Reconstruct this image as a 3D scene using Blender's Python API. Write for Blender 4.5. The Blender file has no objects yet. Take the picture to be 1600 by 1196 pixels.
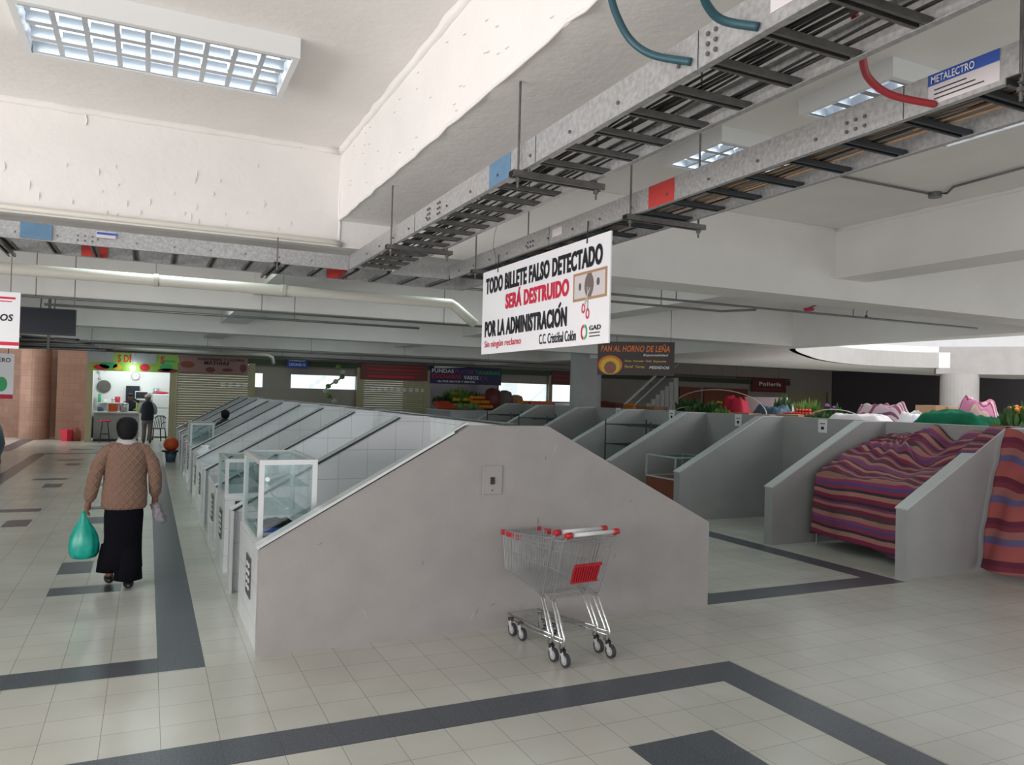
import bpy, bmesh, math, random
from mathutils import Vector, Matrix
random.seed(7)
sc = bpy.context.scene
COL = sc.collection
PI = math.pi
# ------------------------------------------------------------ camera
YAW, PITCH, ROLL, FPX, HC = 0.44042, 0.016413, 0.026644, 1206.9, 1.98
_f = Vector((math.sin(YAW)*math.cos(PITCH), math.cos(YAW)*math.cos(PITCH), math.sin(PITCH)))
_r = Vector((math.cos(YAW), -math.sin(YAW), 0)); _u = _r.cross(_f)
_r, _u = math.cos(ROLL)*_r+math.sin(ROLL)*_u, -math.sin(ROLL)*_r+math.cos(ROLL)*_u
CAMP = Vector((0, 0, HC))
cam = bpy.data.cameras.new('camera'); cam.sensor_width = 36; cam.lens = FPX/1600*36
cam.clip_end = 200
co = bpy.data.objects.new('camera', cam); COL.objects.link(co)
m = Matrix((_r, _u, -_f)).transposed().to_4x4(); m.translation = CAMP
co.matrix_world = m
sc.camera = co
def at(px, py, ax, v):
    """point of the place seen at a photo pixel, on the plane axis=v"""
    d = _f+(px-800)/FPX*_r-(py-598)/FPX*_u
    return CAMP+d*((v-CAMP[ax])/d[ax])
# ------------------------------------------------------------ light
sc.view_settings.view_transform = 'Standard'; sc.view_settings.look = 'None'
sc.view_settings.gamma = 1; sc.view_settings.use_curve_mapping = False
sc.view_settings.exposure = 0.0
w = bpy.data.worlds.new('sky'); sc.world = w; w.use_nodes = True
w.node_tree.nodes['Background'].inputs[0].default_value = (0.93, 0.97, 1.0, 1)
w.node_tree.nodes['Background'].inputs[1].default_value = 1.25
def area(name, loc, target, sx, sy, power, col=(1, 1, 1)):
    l = bpy.data.lights.new(name, 'AREA'); l.shape = 'RECTANGLE'; l.size = sx; l.size_y = sy
    l.energy = power; l.color = col
    o = bpy.data.objects.new(name, l); COL.objects.link(o); o.location = loc
    o.rotation_euler = (Vector(target)-Vector(loc)).to_track_quat('-Z', 'Y').to_euler()
    return o
area('daylight_left_window', (-5.2, 1.5, 1.9), (1.2, 2.6, 3.3), 6, 1.8, 330, (1, .95, .93))
area('daylight_entrance', (-5.0, 29.2, 1.9), (-3, 31, 1.5), 2.0, 2.0, 45, (1, .90, .82))
area('daylight_atrium', (18, 8, 6.5), (17, 9, 0), 10, 10, 600, (1, .97, .93))
# ------------------------------------------------------------ materials
def nt(m): return m.node_tree.nodes, m.node_tree.links
def mat(name, col, rough=.5, metal=0, var=0, vscale=4, bump=0, bscale=60, spec=.5, emit=None, estr=0, alpha=1):
    m = bpy.data.materials.new(name); m.use_nodes = True
    n, l = nt(m); b = n['Principled BSDF']
    b.inputs['Base Color'].default_value = (*col, 1); b.inputs['Roughness'].default_value = rough
    b.inputs['Metallic'].default_value = metal; b.inputs['Specular IOR Level'].default_value = spec
    if emit: b.inputs['Emission Color'].default_value = (*emit, 1); b.inputs['Emission Strength'].default_value = estr
    if var or bump:
        g = n.new('ShaderNodeNewGeometry')
    if var:
        t = n.new('ShaderNodeTexNoise'); t.inputs['Scale'].default_value = vscale; t.inputs['Detail'].default_value = 5
        l.new(g.outputs['Position'], t.inputs['Vector'])
        r = n.new('ShaderNodeMapRange'); r.inputs['From Min'].default_value = .3; r.inputs['From Max'].default_value = .7
        r.inputs['To Min'].default_value = 1-var; r.inputs['To Max'].default_value = 1+var
        l.new(t.outputs['Fac'], r.inputs['Value'])
        v = n.new('ShaderNodeHueSaturation'); v.inputs['Color'].default_value = (*col, 1)
        l.new(r.outputs[0], v.inputs['Value']); l.new(v.outputs[0], b.inputs['Base Color'])
    if bump:
        t2 = n.new('ShaderNodeTexNoise'); t2.inputs['Scale'].default_value = bscale; t2.inputs['Detail'].default_value = 4
        l.new(g.outputs['Position'], t2.inputs['Vector'])
        bp = n.new('ShaderNodeBump'); bp.inputs['Strength'].default_value = bump; bp.inputs['Distance'].default_value = .02
        l.new(t2.outputs['Fac'], bp.inputs['Height']); l.new(bp.outputs[0], b.inputs['Normal'])
    return m
def tilemat(name, c1, c2, mortar, tw, th, msize, rough=.3, loc=(0, 0, 0), plane='XY', speck=0, offset=0, spec=.5):
    m = bpy.data.materials.new(name); m.use_nodes = True
    n, l = nt(m); b = n['Principled BSDF']; b.inputs['Roughness'].default_value = rough
    b.inputs['Specular IOR Level'].default_value = spec
    g = n.new('ShaderNodeNewGeometry'); s = n.new('ShaderNodeSeparateXYZ'); c = n.new('ShaderNodeCombineXYZ')
    l.new(g.outputs['Position'], s.inputs[0])
    l.new(s.outputs[plane[0]], c.inputs[0]); l.new(s.outputs[plane[1]], c.inputs[1])
    mp = n.new('ShaderNodeMapping'); mp.inputs['Location'].default_value = loc
    l.new(c.outputs[0], mp.inputs['Vector'])
    t = n.new('ShaderNodeTexBrick'); t.offset = offset; t.squash = 1
    t.inputs['Scale'].default_value = 1; t.inputs['Brick Width'].default_value = tw; t.inputs['Row Height'].default_value = th
    t.inputs['Mortar Size'].default_value = msize; t.inputs['Mortar Smooth'].default_value = .3
    t.inputs['Color1'].default_value = (*c1, 1); t.inputs['Color2'].default_value = (*c2, 1); t.inputs['Mortar'].default_value = (*mortar, 1)
    l.new(mp.outputs[0], t.inputs['Vector'])
    z = n.new('ShaderNodeTexNoise'); z.inputs['Scale'].default_value = 90 if speck else 1.3; z.inputs['Detail'].default_value = 4
    l.new(g.outputs['Position'], z.inputs['Vector'])
    r = n.new('ShaderNodeMapRange'); a = speck or .06
    r.inputs['From Min'].default_value = .35; r.inputs['From Max'].default_value = .65
    r.inputs['To Min'].default_value = 1-a; r.inputs['To Max'].default_value = 1+a
    l.new(z.outputs['Fac'], r.inputs['Value'])
    h = n.new('ShaderNodeHueSaturation'); l.new(t.outputs['Color'], h.inputs['Color']); l.new(r.outputs[0], h.inputs['Value'])
    l.new(h.outputs[0], b.inputs['Base Color'])
    return m
def glassmat(name, tint=(.93, .965, .96), op=.10):
    m = bpy.data.materials.new(name); m.use_nodes = True
    n, l = nt(m); o = n['Material Output']; n.remove(n['Principled BSDF'])
    t = n.new('ShaderNodeBsdfTransparent'); t.inputs[0].default_value = (*tint, 1)
    g = n.new('ShaderNodeBsdfGlossy'); g.inputs['Roughness'].default_value = .03; g.inputs[0].default_value = (.9, .95, 1, 1)
    mx = n.new('ShaderNodeMixShader'); mx.inputs[0].default_value = op
    l.new(t.outputs[0], mx.inputs[1]); l.new(g.outputs[0], mx.inputs[2]); l.new(mx.outputs[0], o.inputs[0])
    return m
M = {}
TX_, TY_ = .304, .309
M['floor'] = tilemat('cream_floor_tile', (.60, .592, .535), (.57, .562, .51), (.27, .26, .23), TX_, TY_, .0021, .24, (-.126, -.294, 0), spec=.5)
M['dark'] = tilemat('dark_floor_tile', (.090, .102, .124), (.082, .094, .114), (.045, .05, .06), TX_, TY_, .002, .3, (-.126, -.294, 0), speck=.35)
M['white_wall'] = mat('white_painted_concrete', (.80, .775, .76), .75, var=.03, vscale=2.5, bump=.16, bscale=18)
M['grey_wall'] = mat('grey_plaster', (.385, .36, .352), .6, var=.06, vscale=3, bump=.12, bscale=40)
M['grey_div'] = mat('grey_painted_plaster', (.39, .39, .39), .55, var=.05, vscale=3, bump=.06, bscale=40)
M['wtile_x'] = tilemat('white_wall_tile', (.72, .735, .76), (.70, .715, .745), (.45, .47, .50), .30, .30, .003, .18, (0, -.17, 0), 'XZ')
M['wtile_y'] = tilemat('white_wall_tile_long', (.72, .735, .76), (.70, .715, .745), (.45, .47, .50), .30, .30, .003, .18, (0, -.17, 0), 'YZ')
M['cap'] = mat('pale_grey_cap', (.64, .67, .675), .4)
M['alu'] = mat('white_aluminium', (.72, .73, .74), .28, .35)
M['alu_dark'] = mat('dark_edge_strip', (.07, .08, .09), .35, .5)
M['brick'] = tilemat('terracotta_tile', (.36, .215, .155), (.30, .175, .125), (.22, .145, .115), .33, .22, .006, .45, (0, 0, 0), 'XZ', offset=.5)
M['galv'] = mat('galvanised_steel', (.44, .44, .45), .40, .6, var=.2, vscale=60)
M['galv_dark'] = mat('dull_galvanised_steel', (.15, .145, .14), .5, .6, var=.15, vscale=30)
M['chrome'] = mat('chrome_wire', (.50, .51, .52), .35, .75)
M['chrome_bright'] = mat('chrome_tube', (.75, .76, .77), .14, 1)
M['red_plastic'] = mat('red_plastic', (.50, .018, .03), .35)
M['white_plastic'] = mat('white_plastic', (.78, .79, .80), .35)
M['grey_plastic'] = mat('grey_plastic', (.42, .43, .45), .4)
M['black'] = mat('black_plastic', (.02, .021, .024), .45)
M['rubber'] = mat('dark_rubber', (.045, .047, .052), .6)
M['pvc'] = mat('white_pvc', (.62, .60, .54), .4)
M['conduit'] = mat('grey_conduit', (.18, .18, .18), .4, .5)
M['cable_black'] = mat('black_cable', (.015, .015, .018), .5)
M['cable_grey'] = mat('grey_cable', (.16, .145, .13), .5)
M['cable_teal'] = mat('dark_teal_hose', (.02, .075, .10), .45)
M['cable_red'] = mat('dark_red_hose', (.36, .02, .03), .4)
M['paint_blue'] = mat('faded_blue_paint', (.10, .20, .32), .6, var=.1, vscale=20)
M['paint_red'] = mat('red_paint', (.50, .04, .035), .6)
M['glass'] = glassmat('clear_glass')
M['glass_green'] = glassmat('greenish_glass', (.80, .90, .89), .12)
M['sign_white'] = mat('white_banner_vinyl', (.86, .86, .90), .5)
M['ink'] = mat('black_ink', (.012, .012, .018), .6)
M['ink_red'] = mat('crimson_ink', (.62, .02, .06), .6)
M['ink_white'] = mat('white_ink', (.8, .8, .82), .6)
M['ink_green'] = mat('green_ink', (.05, .42, .16), .6)
M['ink_yellow'] = mat('yellow_ink', (.75, .52, .05), .6)
M['ink_orange'] = mat('orange_ink', (.80, .20, .03), .6)
M['ink_purple'] = mat('purple_ink', (.30, .07, .34), .6)
M['ink_blue'] = mat('blue_ink', (.03, .09, .42), .6)
M['navy'] = mat('navy_panel', (.02, .025, .10), .5)
M['maroon'] = mat('maroon_panel', (.17, .035, .035), .5)
M['dark_brown'] = mat('dark_brown_panel', (.035, .018, .020), .5)
M['lime'] = mat('lime_green_panel', (.30, .50, .08), .5)
M['pinkish'] = mat('faded_pink_panel', (.32, .19, .19), .6)
M['cream_frame'] = mat('cream_steel_frame', (.42, .38, .24), .45)
M['green_fascia'] = mat('dark_green_fascia', (.045, .075, .035), .5)
M['dark_screen'] = mat('dark_glass_screen', (.018, .022, .034), .2)
M['beige'] = mat('beige_panel', (.40, .36, .33), .6, var=.04)
M['dark_interior'] = mat('dark_interior', (.11, .10, .11), .6)
M['skin'] = mat('brown_skin', (.25, .115, .075), .55)
M['hair'] = mat('black_hair', (.006, .006, .008), .65, bump=.3, bscale=150, spec=.25)
M['trousers'] = mat('black_cloth', (.007, .007, .011), .95, bump=.3, bscale=25, spec=.1)
M['collar'] = mat('white_cotton', (.62, .58, .60), .8)
M['shoe'] = mat('black_leather', (.014, .014, .016), .4)
M['navy_cloth'] = mat('dark_navy_cloth', (.018, .022, .035), .85)
M['grey_cloth'] = mat('grey_brown_cloth', (.17, .14, .13), .85)
M['ltgrey_cloth'] = mat('light_grey_cloth', (.40, .42, .46), .85)
M['cap_white'] = mat('off_white_cap', (.62, .60, .56), .8)
M['bag_green'] = mat('turquoise_plastic_film', (.01, .42, .33), .3, var=.18, vscale=18)
M['bag_grey'] = mat('grey_plastic_film', (.28, .25, .28), .3, var=.35, vscale=35)
M['card'] = mat('brown_cardboard', (.42, .25, .14), .8)
M['orange'] = mat('orange_plastic', (.70, .10, .02), .4)
M['blue_plastic'] = mat('steel_blue_plastic', (.06, .12, .19), .5)
M['wood'] = mat('red_brown_wood', (.24, .060, .030), .45, var=.1, vscale=8)
M['steel_dark'] = mat('dark_painted_steel', (.05, .056, .065), .45, .3)
M['green_cloth'] = mat('emerald_tarpaulin', (.007, .085, .045), .9, var=.3, vscale=3, spec=.08)
M['lamp'] = mat('bulb', (1, 1, 1), .3, emit=(.85, 1, .92), estr=25)
M['tube'] = mat('fluorescent_tube', (1, 1, 1), .3, emit=(.86, .94, 1), estr=4.5)
M['louvre'] = mat('mirror_louvre', (.66, .70, .75), .3, .8)
M['red_roof'] = M['red_plastic']
def knit(name, col, light):
    m = mat(name, col, .9); n, l = nt(m); b = n['Principled BSDF']
    t = n.new('ShaderNodeTexCoord'); s = n.new('ShaderNodeSeparateXYZ'); l.new(t.outputs['Object'], s.inputs[0])
    outs = []
    for sg in (1, -1):
        a = n.new('ShaderNodeMath'); a.operation = 'MULTIPLY'; a.inputs[1].default_value = sg*1.25; l.new(s.outputs['X'], a.inputs[0])
        c = n.new('ShaderNodeMath'); c.operation = 'ADD'; l.new(a.outputs[0], c.inputs[0]); l.new(s.outputs['Z'], c.inputs[1])
        d = n.new('ShaderNodeMath'); d.operation = 'DIVIDE'; d.inputs[1].default_value = .085; l.new(c.outputs[0], d.inputs[0])
        p = n.new('ShaderNodeMath'); p.operation = 'PINGPONG'; p.inputs[1].default_value = .5; l.new(d.outputs[0], p.inputs[0])
        outs.append(p)
    mn = n.new('ShaderNodeMath'); mn.operation = 'MINIMUM'; l.new(outs[0].outputs[0], mn.inputs[0]); l.new(outs[1].outputs[0], mn.inputs[1])
    r = n.new('ShaderNodeMapRange'); r.inputs['From Min'].default_value = 0; r.inputs['From Max'].default_value = .13
    r.inputs['To Min'].default_value = 1; r.inputs['To Max'].default_value = 0; l.new(mn.outputs[0], r.inputs['Value'])
    mx = n.new('ShaderNodeMix'); mx.data_type = 'RGBA'; l.new(r.outputs[0], mx.inputs['Factor'])
    mx.inputs['A'].default_value = (*col, 1); mx.inputs['B'].default_value = (*light, 1); l.new(mx.outputs['Result'], b.inputs['Base Color'])
    bp = n.new('ShaderNodeBump'); bp.inputs['Strength'].default_value = .7; bp.inputs['Distance'].default_value = .012
    l.new(r.outputs[0], bp.inputs['Height']); l.new(bp.outputs[0], b.inputs['Normal'])
    return m
M['knit'] = knit('tan_cable_knit', (.25, .145, .105), (.36, .23, .17))
def stripes(name, cols, width, sc_=1):
    m = bpy.data.materials.new(name); m.use_nodes = True; n, l = nt(m); b = n['Principled BSDF']; b.inputs['Roughness'].default_value = .85
    u = n.new('ShaderNodeUVMap'); s = n.new('ShaderNodeSeparateXYZ'); l.new(u.outputs[0], s.inputs[0])
    d = n.new('ShaderNodeMath'); d.operation = 'DIVIDE'; d.inputs[1].default_value = width; l.new(s.outputs['Y'], d.inputs[0])
    f = n.new('ShaderNodeMath'); f.operation = 'FRACT'; l.new(d.outputs[0], f.inputs[0])
    cr = n.new('ShaderNodeValToRGB'); cr.color_ramp.interpolation = 'CONSTANT'; e = cr.color_ramp.elements
    tot = sum(w_ for c_, w_ in cols); p = 0
    for i, (c_, w_) in enumerate(cols):
        el = e[i] if i < 2 else e.new(p/tot)
        el.position = p/tot; el.color = (*c_, 1); p += w_
    l.new(f.outputs[0], cr.inputs[0]); l.new(cr.outputs[0], b.inputs['Base Color'])
    return m
STR = [((.05, .03, .05), 1), ((.23, .02, .06), 1.4), ((.42, .20, .17), 1.4), ((.05, .03, .05), .9), ((.27, .04, .09), 1.2), ((.10, .07, .22), .9), ((.30, .05, .14), 1), ((.40, .19, .16), 1.5), ((.08, .05, .06), 1.2), ((.20, .02, .06), 1.2), ((.36, .17, .15), 1), ((.22, .04, .12), .8)]
M['stripe'] = stripes('striped_woven_cloth', STR, .62)
STR2 = [((.40, .10, .09), 2), ((.14, .02, .05), 1.2), ((.20, .03, .05), 1), ((.34, .13, .12), 1.5), ((.12, .10, .22), 1.4), ((.40, .09, .10), 1.3)]
M['stripe2'] = stripes('striped_red_cloth', STR2, .55)
STR3 = [((.38, .30, .33), 1.2), ((.20, .04, .09), 1), ((.42, .33, .35), 1), ((.13, .04, .09), .8)]
M['stripe3'] = stripes('pale_striped_cloth', STR3, .22)
M['stripe4'] = stripes('pink_bundle_cloth', [((.55, .20, .33), 1.6), ((.25, .04, .12), .7), ((.60, .36, .42), .9), ((.60, .50, .30), .4)], .25)
# ------------------------------------------------------------ mesh helpers
class MB:
    def __init__(s): s.v = []; s.f = []; s.uv = None
    def add(s, vs, fs):
        b = len(s.v); s.v += [tuple(v) for v in vs]; s.f += [tuple(b+i for i in f) for f in fs]; return s
    def box(s, x0, x1, y0, y1, z0, z1):
        return s.add([(x0, y0, z0), (x1, y0, z0), (x1, y1, z0), (x0, y1, z0), (x0, y0, z1), (x1, y0, z1), (x1, y1, z1), (x0, y1, z1)],
                     [(0, 3, 2, 1), (4, 5, 6, 7), (0, 1, 5, 4), (1, 2, 6, 5), (2, 3, 7, 6), (3, 0, 4, 7)])
    def obox(s, c, ax, ay, az):
        c = Vector(c); ax = Vector(ax); ay = Vector(ay); az = Vector(az)
        P = [c+sx*ax+sy*ay+sz*az for sz in (-1, 1) for sx, sy in ((-1, -1), (1, -1), (1, 1), (-1, 1))]
        return s.add(P, [(0, 3, 2, 1), (4, 5, 6, 7), (0, 1, 5, 4), (1, 2, 6, 5), (2, 3, 7, 6), (3, 0, 4, 7)])
    def prism(s, pts, a, b, axis='Y'):
        n = len(pts)
        def mk(p, t):
            if axis == 'Y': return (p[0], t, p[1])
            if axis == 'X': return (t, p[0], p[1])
            return (p[0], p[1], t)
        vs = [mk(p, a) for p in pts]+[mk(p, b) for p in pts]
        return s.add(vs, [tuple(range(n)), tuple(range(2*n-1, n-1, -1))]+[(i, i+n, (i+1) % n+n, (i+1) % n) for i in range(n)])
    def tube(s, pts, r, n=8, cap=True):
        pts = [Vector(p) for p in pts]; rs = r if isinstance(r, (list, tuple)) else [r]*len(pts)
        b = len(s.v); prev = None
        for i, p in enumerate(pts):
            t = (pts[min(i+1, len(pts)-1)]-pts[max(i-1, 0)])
            if t.length < 1e-9: t = Vector((0, 0, 1))
            t.normalize()
            if prev is None:
                a = Vector((0, 0, 1)) if abs(t.z) < .9 else Vector((1, 0, 0))
                x = t.cross(a).normalized()
            else:
                x = (prev-t*prev.dot(t)); x = x.normalized() if x.length > 1e-6 else t.orthogonal().normalized()
            prev = x; y = t.cross(x)
            for k in range(n):
                an = 2*PI*k/n; s.v.append(tuple(p+rs[i]*(math.cos(an)*x+math.sin(an)*y)))
        for i in range(len(pts)-1):
            for k in range(n):
                s.f.append((b+i*n+k, b+i*n+(k+1) % n, b+(i+1)*n+(k+1) % n, b+(i+1)*n+k))
        if cap:
            s.f.append(tuple(b+k for k in range(n-1, -1, -1))); e = b+(len(pts)-1)*n; s.f.append(tuple(e+k for k in range(n)))
        return s
    def rings(s, rr, n=20, cap=True):
        """rr: list of (cx,cy,z,rx,ry[,lobe amp, lobes]) horizontal ellipses"""
        b = len(s.v)
        for q in rr:
            cx, cy, z, rx, ry = q[:5]; am, lb = (q[5], q[6]) if len(q) > 5 else (0, 1)
            for k in range(n):
                a = 2*PI*k/n; g = 1+am*math.cos(lb*a+z*3)
                s.v.append((cx+rx*g*math.cos(a), cy+ry*g*math.sin(a), z))
        for i in range(len(rr)-1):
            for k in range(n):
                s.f.append((b+i*n+k, b+i*n+(k+1) % n, b+(i+1)*n+(k+1) % n, b+(i+1)*n+k))
        if cap:
            s.f.append(tuple(b+k for k in range(n-1, -1, -1))); e = b+(len(rr)-1)*n; s.f.append(tuple(e+k for k in range(n)))
        return s
    def ball(s, c, rx, ry, rz, n=12, m_=8):
        rr = []
        for i in range(m_+1):
            t = -PI/2+PI*i/m_; k = max(math.cos(t), .02)
            rr.append((c[0], c[1], c[2]+rz*math.sin(t), rx*k, ry*k))
        return s.rings(rr, n)
    def build(s, name, m, parent=None, smooth=False, bevel=0, loc=None):
        me = bpy.data.meshes.new(name); me.from_pydata(s.v, [], s.f); me.update()
        if s.uv:
            u = me.uv_layers.new(name='UVMap')
            for lp in me.loops: u.data[lp.index].uv = s.uv[lp.vertex_index]
        bm = bmesh.new(); bm.from_mesh(me); bmesh.ops.recalc_face_normals(bm, faces=bm.faces); bm.to_mesh(me); bm.free()
        if smooth:
            for p in me.polygons: p.use_smooth = True
        me.materials.append(M[m] if isinstance(m, str) else m)
        o = bpy.data.objects.new(name, me); COL.objects.link(o)
        if parent is not None: o.parent = parent
        if loc is not None: o.location = loc
        if bevel:
            b = o.modifiers.new('bevel', 'BEVEL'); b.width = bevel; b.segments = 2; b.limit_method = 'ANGLE'
        return o
def tag(o, label, cat, group=None, kind=None):
    o['label'] = label; o['category'] = cat
    if group: o['group'] = group
    if kind: o['kind'] = kind
    return o
def thing(name, label, cat, loc=(0, 0, 0), rz=0, group=None):
    o = bpy.data.objects.new(name, None); o.empty_display_size = .1; COL.objects.link(o); o.location = loc; o.rotation_euler = (0, 0, rz)
    return tag(o, label, cat, group)
def struct(o): o['kind'] = 'structure'; return o
def copy_tree(o, parent=None):
    c = o.copy(); COL.objects.link(c)
    if parent is not None: c.parent = parent
    for ch in list(KIDS(o)): copy_tree(ch, c)
    return c
def KIDS(o): return [x for x in bpy.data.objects if x.parent == o]
def lettering(txt, m, parent, org, right, up, w_, h_, bold=.0, shear=0, name='lettering', lift=.002, fat=0):
    """flat raised letters filling the w*h box at org (lower left) on a sign face"""
    c = bpy.data.curves.new('t', 'FONT'); c.body = txt; c.offset = bold; c.shear = shear; c.resolution_u = 3; c.space_character = 1.0+2.2*max(bold, 0)
    o = bpy.data.objects.new('t', c); COL.objects.link(o)
    bpy.context.view_layer.update()
    me = bpy.data.meshes.new_from_object(o.evaluated_get(bpy.context.evaluated_depsgraph_get()))
    bpy.data.objects.remove(o)
    xs = [v.co.x for v in me.vertices]; ys = [v.co.y for v in me.vertices]
    x0, x1, y0, y1 = min(xs), max(xs), min(ys), max(ys)
    R = Vector(right).normalized(); U = Vector(up).normalized(); N = R.cross(U)
    for v in me.vertices:
        v.co = Vector(org)+R*((v.co.x-x0)/(x1-x0)*w_)+U*((v.co.y-y0)/(y1-y0)*h_)+N*lift
    me.materials.clear(); me.materials.append(M[m]); me.name = name
    if fat:
        vs = [v.co.copy() for v in me.vertices]; fs = [tuple(p.vertices) for p in me.polygons]; b_ = MB()
        for i, k in enumerate((-1, -.5, 0, .5, 1)): b_.add([v+R*fat*k+N*.00012*i for v in vs], fs)
        me = bpy.data.meshes.new(name); me.from_pydata(b_.v, [], b_.f); me.update(); me.materials.append(M[m])
    t = bpy.data.objects.new(name, me); COL.objects.link(t); t.parent = parent
    return t
def panel(name, m, parent, org, R, U, x0, y0, x1, y1, lift=.001, th=.001):
    R = Vector(R); U = Vector(U); N = R.cross(U); o = Vector(org)
    b = MB(); c = o+R*(x0+x1)/2+U*(y0+y1)/2+N*(lift+th/2)
    b.obox(c, R*(x1-x0)/2, U*(y1-y0)/2, N*th/2)
    return b.build(name, m, parent)
def disc(name, m, parent, org, R, U, cx, cy, rx, ry, lift=.002, th=.001, hole=0, n=24, a0=0, a1=2*PI):
    R = Vector(R); U = Vector(U); N = R.cross(U); o = Vector(org); b = MB(); vs = []; k = n if a1-a0 > 6.28 else n+1
    for z in (lift, lift+th):
        for q in ((1, hole) if hole else (1,)):
            for i in range(k):
                a = a0+(a1-a0)*i/n; vs.append(o+R*(cx+q*rx*math.cos(a))+U*(cy+q*ry*math.sin(a))+N*z)
    if hole:
        fs = []
        for i in range(n):
            j = (i+1) % k
            fs += [(2*k+i, 2*k+j, 3*k+j, 3*k+i)]
        b.add(vs, fs)
    else: b.add(vs, [tuple(range(k, 2*k))]+[(i, (i+1) % k, k+(i+1) % k, k+i) for i in range(k)])
    return b.build(name, m, parent)
def grid(fn, nu, nv, uvs=None):
    b = MB(); b.uv = []
    for j in range(nv+1):
        for i in range(nu+1):
            u, v = i/nu, j/nv; b.v.append(tuple(fn(u, v))); b.uv.append(uvs(u, v) if uvs else (u, v))
    b.f = [(j*(nu+1)+i, j*(nu+1)+i+1, (j+1)*(nu+1)+i+1, (j+1)*(nu+1)+i) for j in range(nv) for i in range(nu)]
    return b
from mathutils import noise as NZ
def nz(x, y, z=0): return NZ.noise(Vector((x, y, z)))
# ============================================================ STRUCTURE
struct(MB().box(-12, 46, -10, 36, -.15, 0).build('floor', 'floor'))
def inlay(i, rects):
    b = MB()
    for x0, x1, y0, y1 in rects: b.box(x0, x1, y0, y1, -.01, .0012)
    struct(b.build('trim_%d' % i, 'dark'))
gx = lambda k: .126+TX_*k
gy = lambda k: 4.62+TY_*k
inlay(1, [(-8, 4.065, 4.305, 4.62), (3.745, 4.065, -3, 4.305)])
inlay(2, [(2.53, 3.13, 2.95, 3.69)])
inlay(3, [(-7, .43, 5.875, 6.18), (.126, .43, 6.18, 25.2), (-2.8, .126, 24.9, 25.2), (-2.8, -2.5, 6.18, 24.9)])
inlay(4, [(4.975, 7.76, 5.965, 6.30), (7.45, 7.76, 6.30, 24), (4.975, 5.28, 6.30, 24), (5.6, 6.2, 8.3, 8.6), (5.6, 5.9, 9.2, 9.8)])
pt = []
for a in (8.31, 13.85, 18.25, 22.8): pt += [(-.79, -.18, a, a+.31)]
for a in (9.22, 12.45, 16.95, 21.4): pt += [(-.79, -.485, a, a+.6)]
for a in (13.85, 18.25, 22.8, 26.4): pt += [(-2.05, -1.44, a, a+.33)]
for a in (12.45, 16.95, 21.4): pt += [(-1.75, -1.44, a, a+.6)]
pt += [(-1.75, -1.0, 28, 28.2), (-3.9, -3.5, 26, 33)]
inlay(5, pt)
# ceiling slab + beams (waffle of deep beams)
ZC = 3.7
b = MB(); b.box(-6, 11.0, -4, 30.4, ZC, ZC+.15)
struct(b.build('ceiling', 'white_wall'))
beams = MB()
def rough_edges(o): return o
for x0, x1, z0 in ((-3.7, -3.25, 3.19), (1.20, 1.67, 3.193), (6.08, 6.52, 3.21), (10.55, 11.0, 3.0)):
    beams.box(x0, x1, -4, 30.2, z0, ZC+.01)
for y0, y1 in ((5.51, 5.95), (10.5, 10.95), (15.5, 15.95), (20.5, 20.95), (25.5, 25.95)):
    beams.box(-6, 10.6, y0, y1, 3.005, ZC+.01)
struct(beams.build('trim_6', 'white_wall'))
# rough plaster fillets along the coffer joints
fl = MB()
def fillet(p0, p1, r=.022):
    p0 = Vector(p0); p1 = Vector(p1); n = max(3, int((p1-p0).length/.12))
    pts = [p0.lerp(p1, i/n)+Vector((nz(i*.7, 1)*.012, nz(i*.9, 5)*.012, nz(i*.8, 9)*.012)) for i in range(n+1)]
    fl.tube(pts, [r*(1+.5*nz(i*1.3, 3)) for i in range(n+1)], 6)
fillet((-3.25, 5.51, ZC-.01), (1.2, 5.51, ZC-.01), .03); fillet((1.2, 5.51, 3.02), (1.2, 5.51, ZC), .012)
fillet((1.2, .6, ZC-.01), (1.2, 5.51, ZC-.01), .03); fillet((1.67, 5.51, ZC-.01), (6.08, 5.51, ZC-.01), .02)
fillet((6.08, .6, ZC-.01), (6.08, 5.51, ZC-.01), .025); fillet((-.4, 5.505, 3.60), (-.4, 5.505, ZC), .004)
fillet((1.2, .6, 3.195), (1.2, 5.51, 3.195), .008)
struct(fl.build('trim_7', 'white_wall', smooth=True))
# plaster drips and trowel scars on the beam faces
sc_ = MB()
for i in range(34):
    x = random.uniform(-1, 1.15); z = 3.05+abs(random.gauss(0, .16)); h = random.uniform(.02, .07)
    if z+h < 3.6: sc_.tube([(x, 5.506, z), (x+.012*random.random(), 5.506, z+h/2), (x+.004, 5.506, z+h)], [.0005, .003, .0005], 5)
for i in range(40):
    y = random.uniform(2, 5.3); z = random.uniform(3.22, 3.62)
    sc_.tube([(1.197, y, z), (1.197, y+.03, z+.004)], [.0005, .003], 5)
struct(sc_.build('trim_8', 'white_wall', smooth=True))
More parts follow.
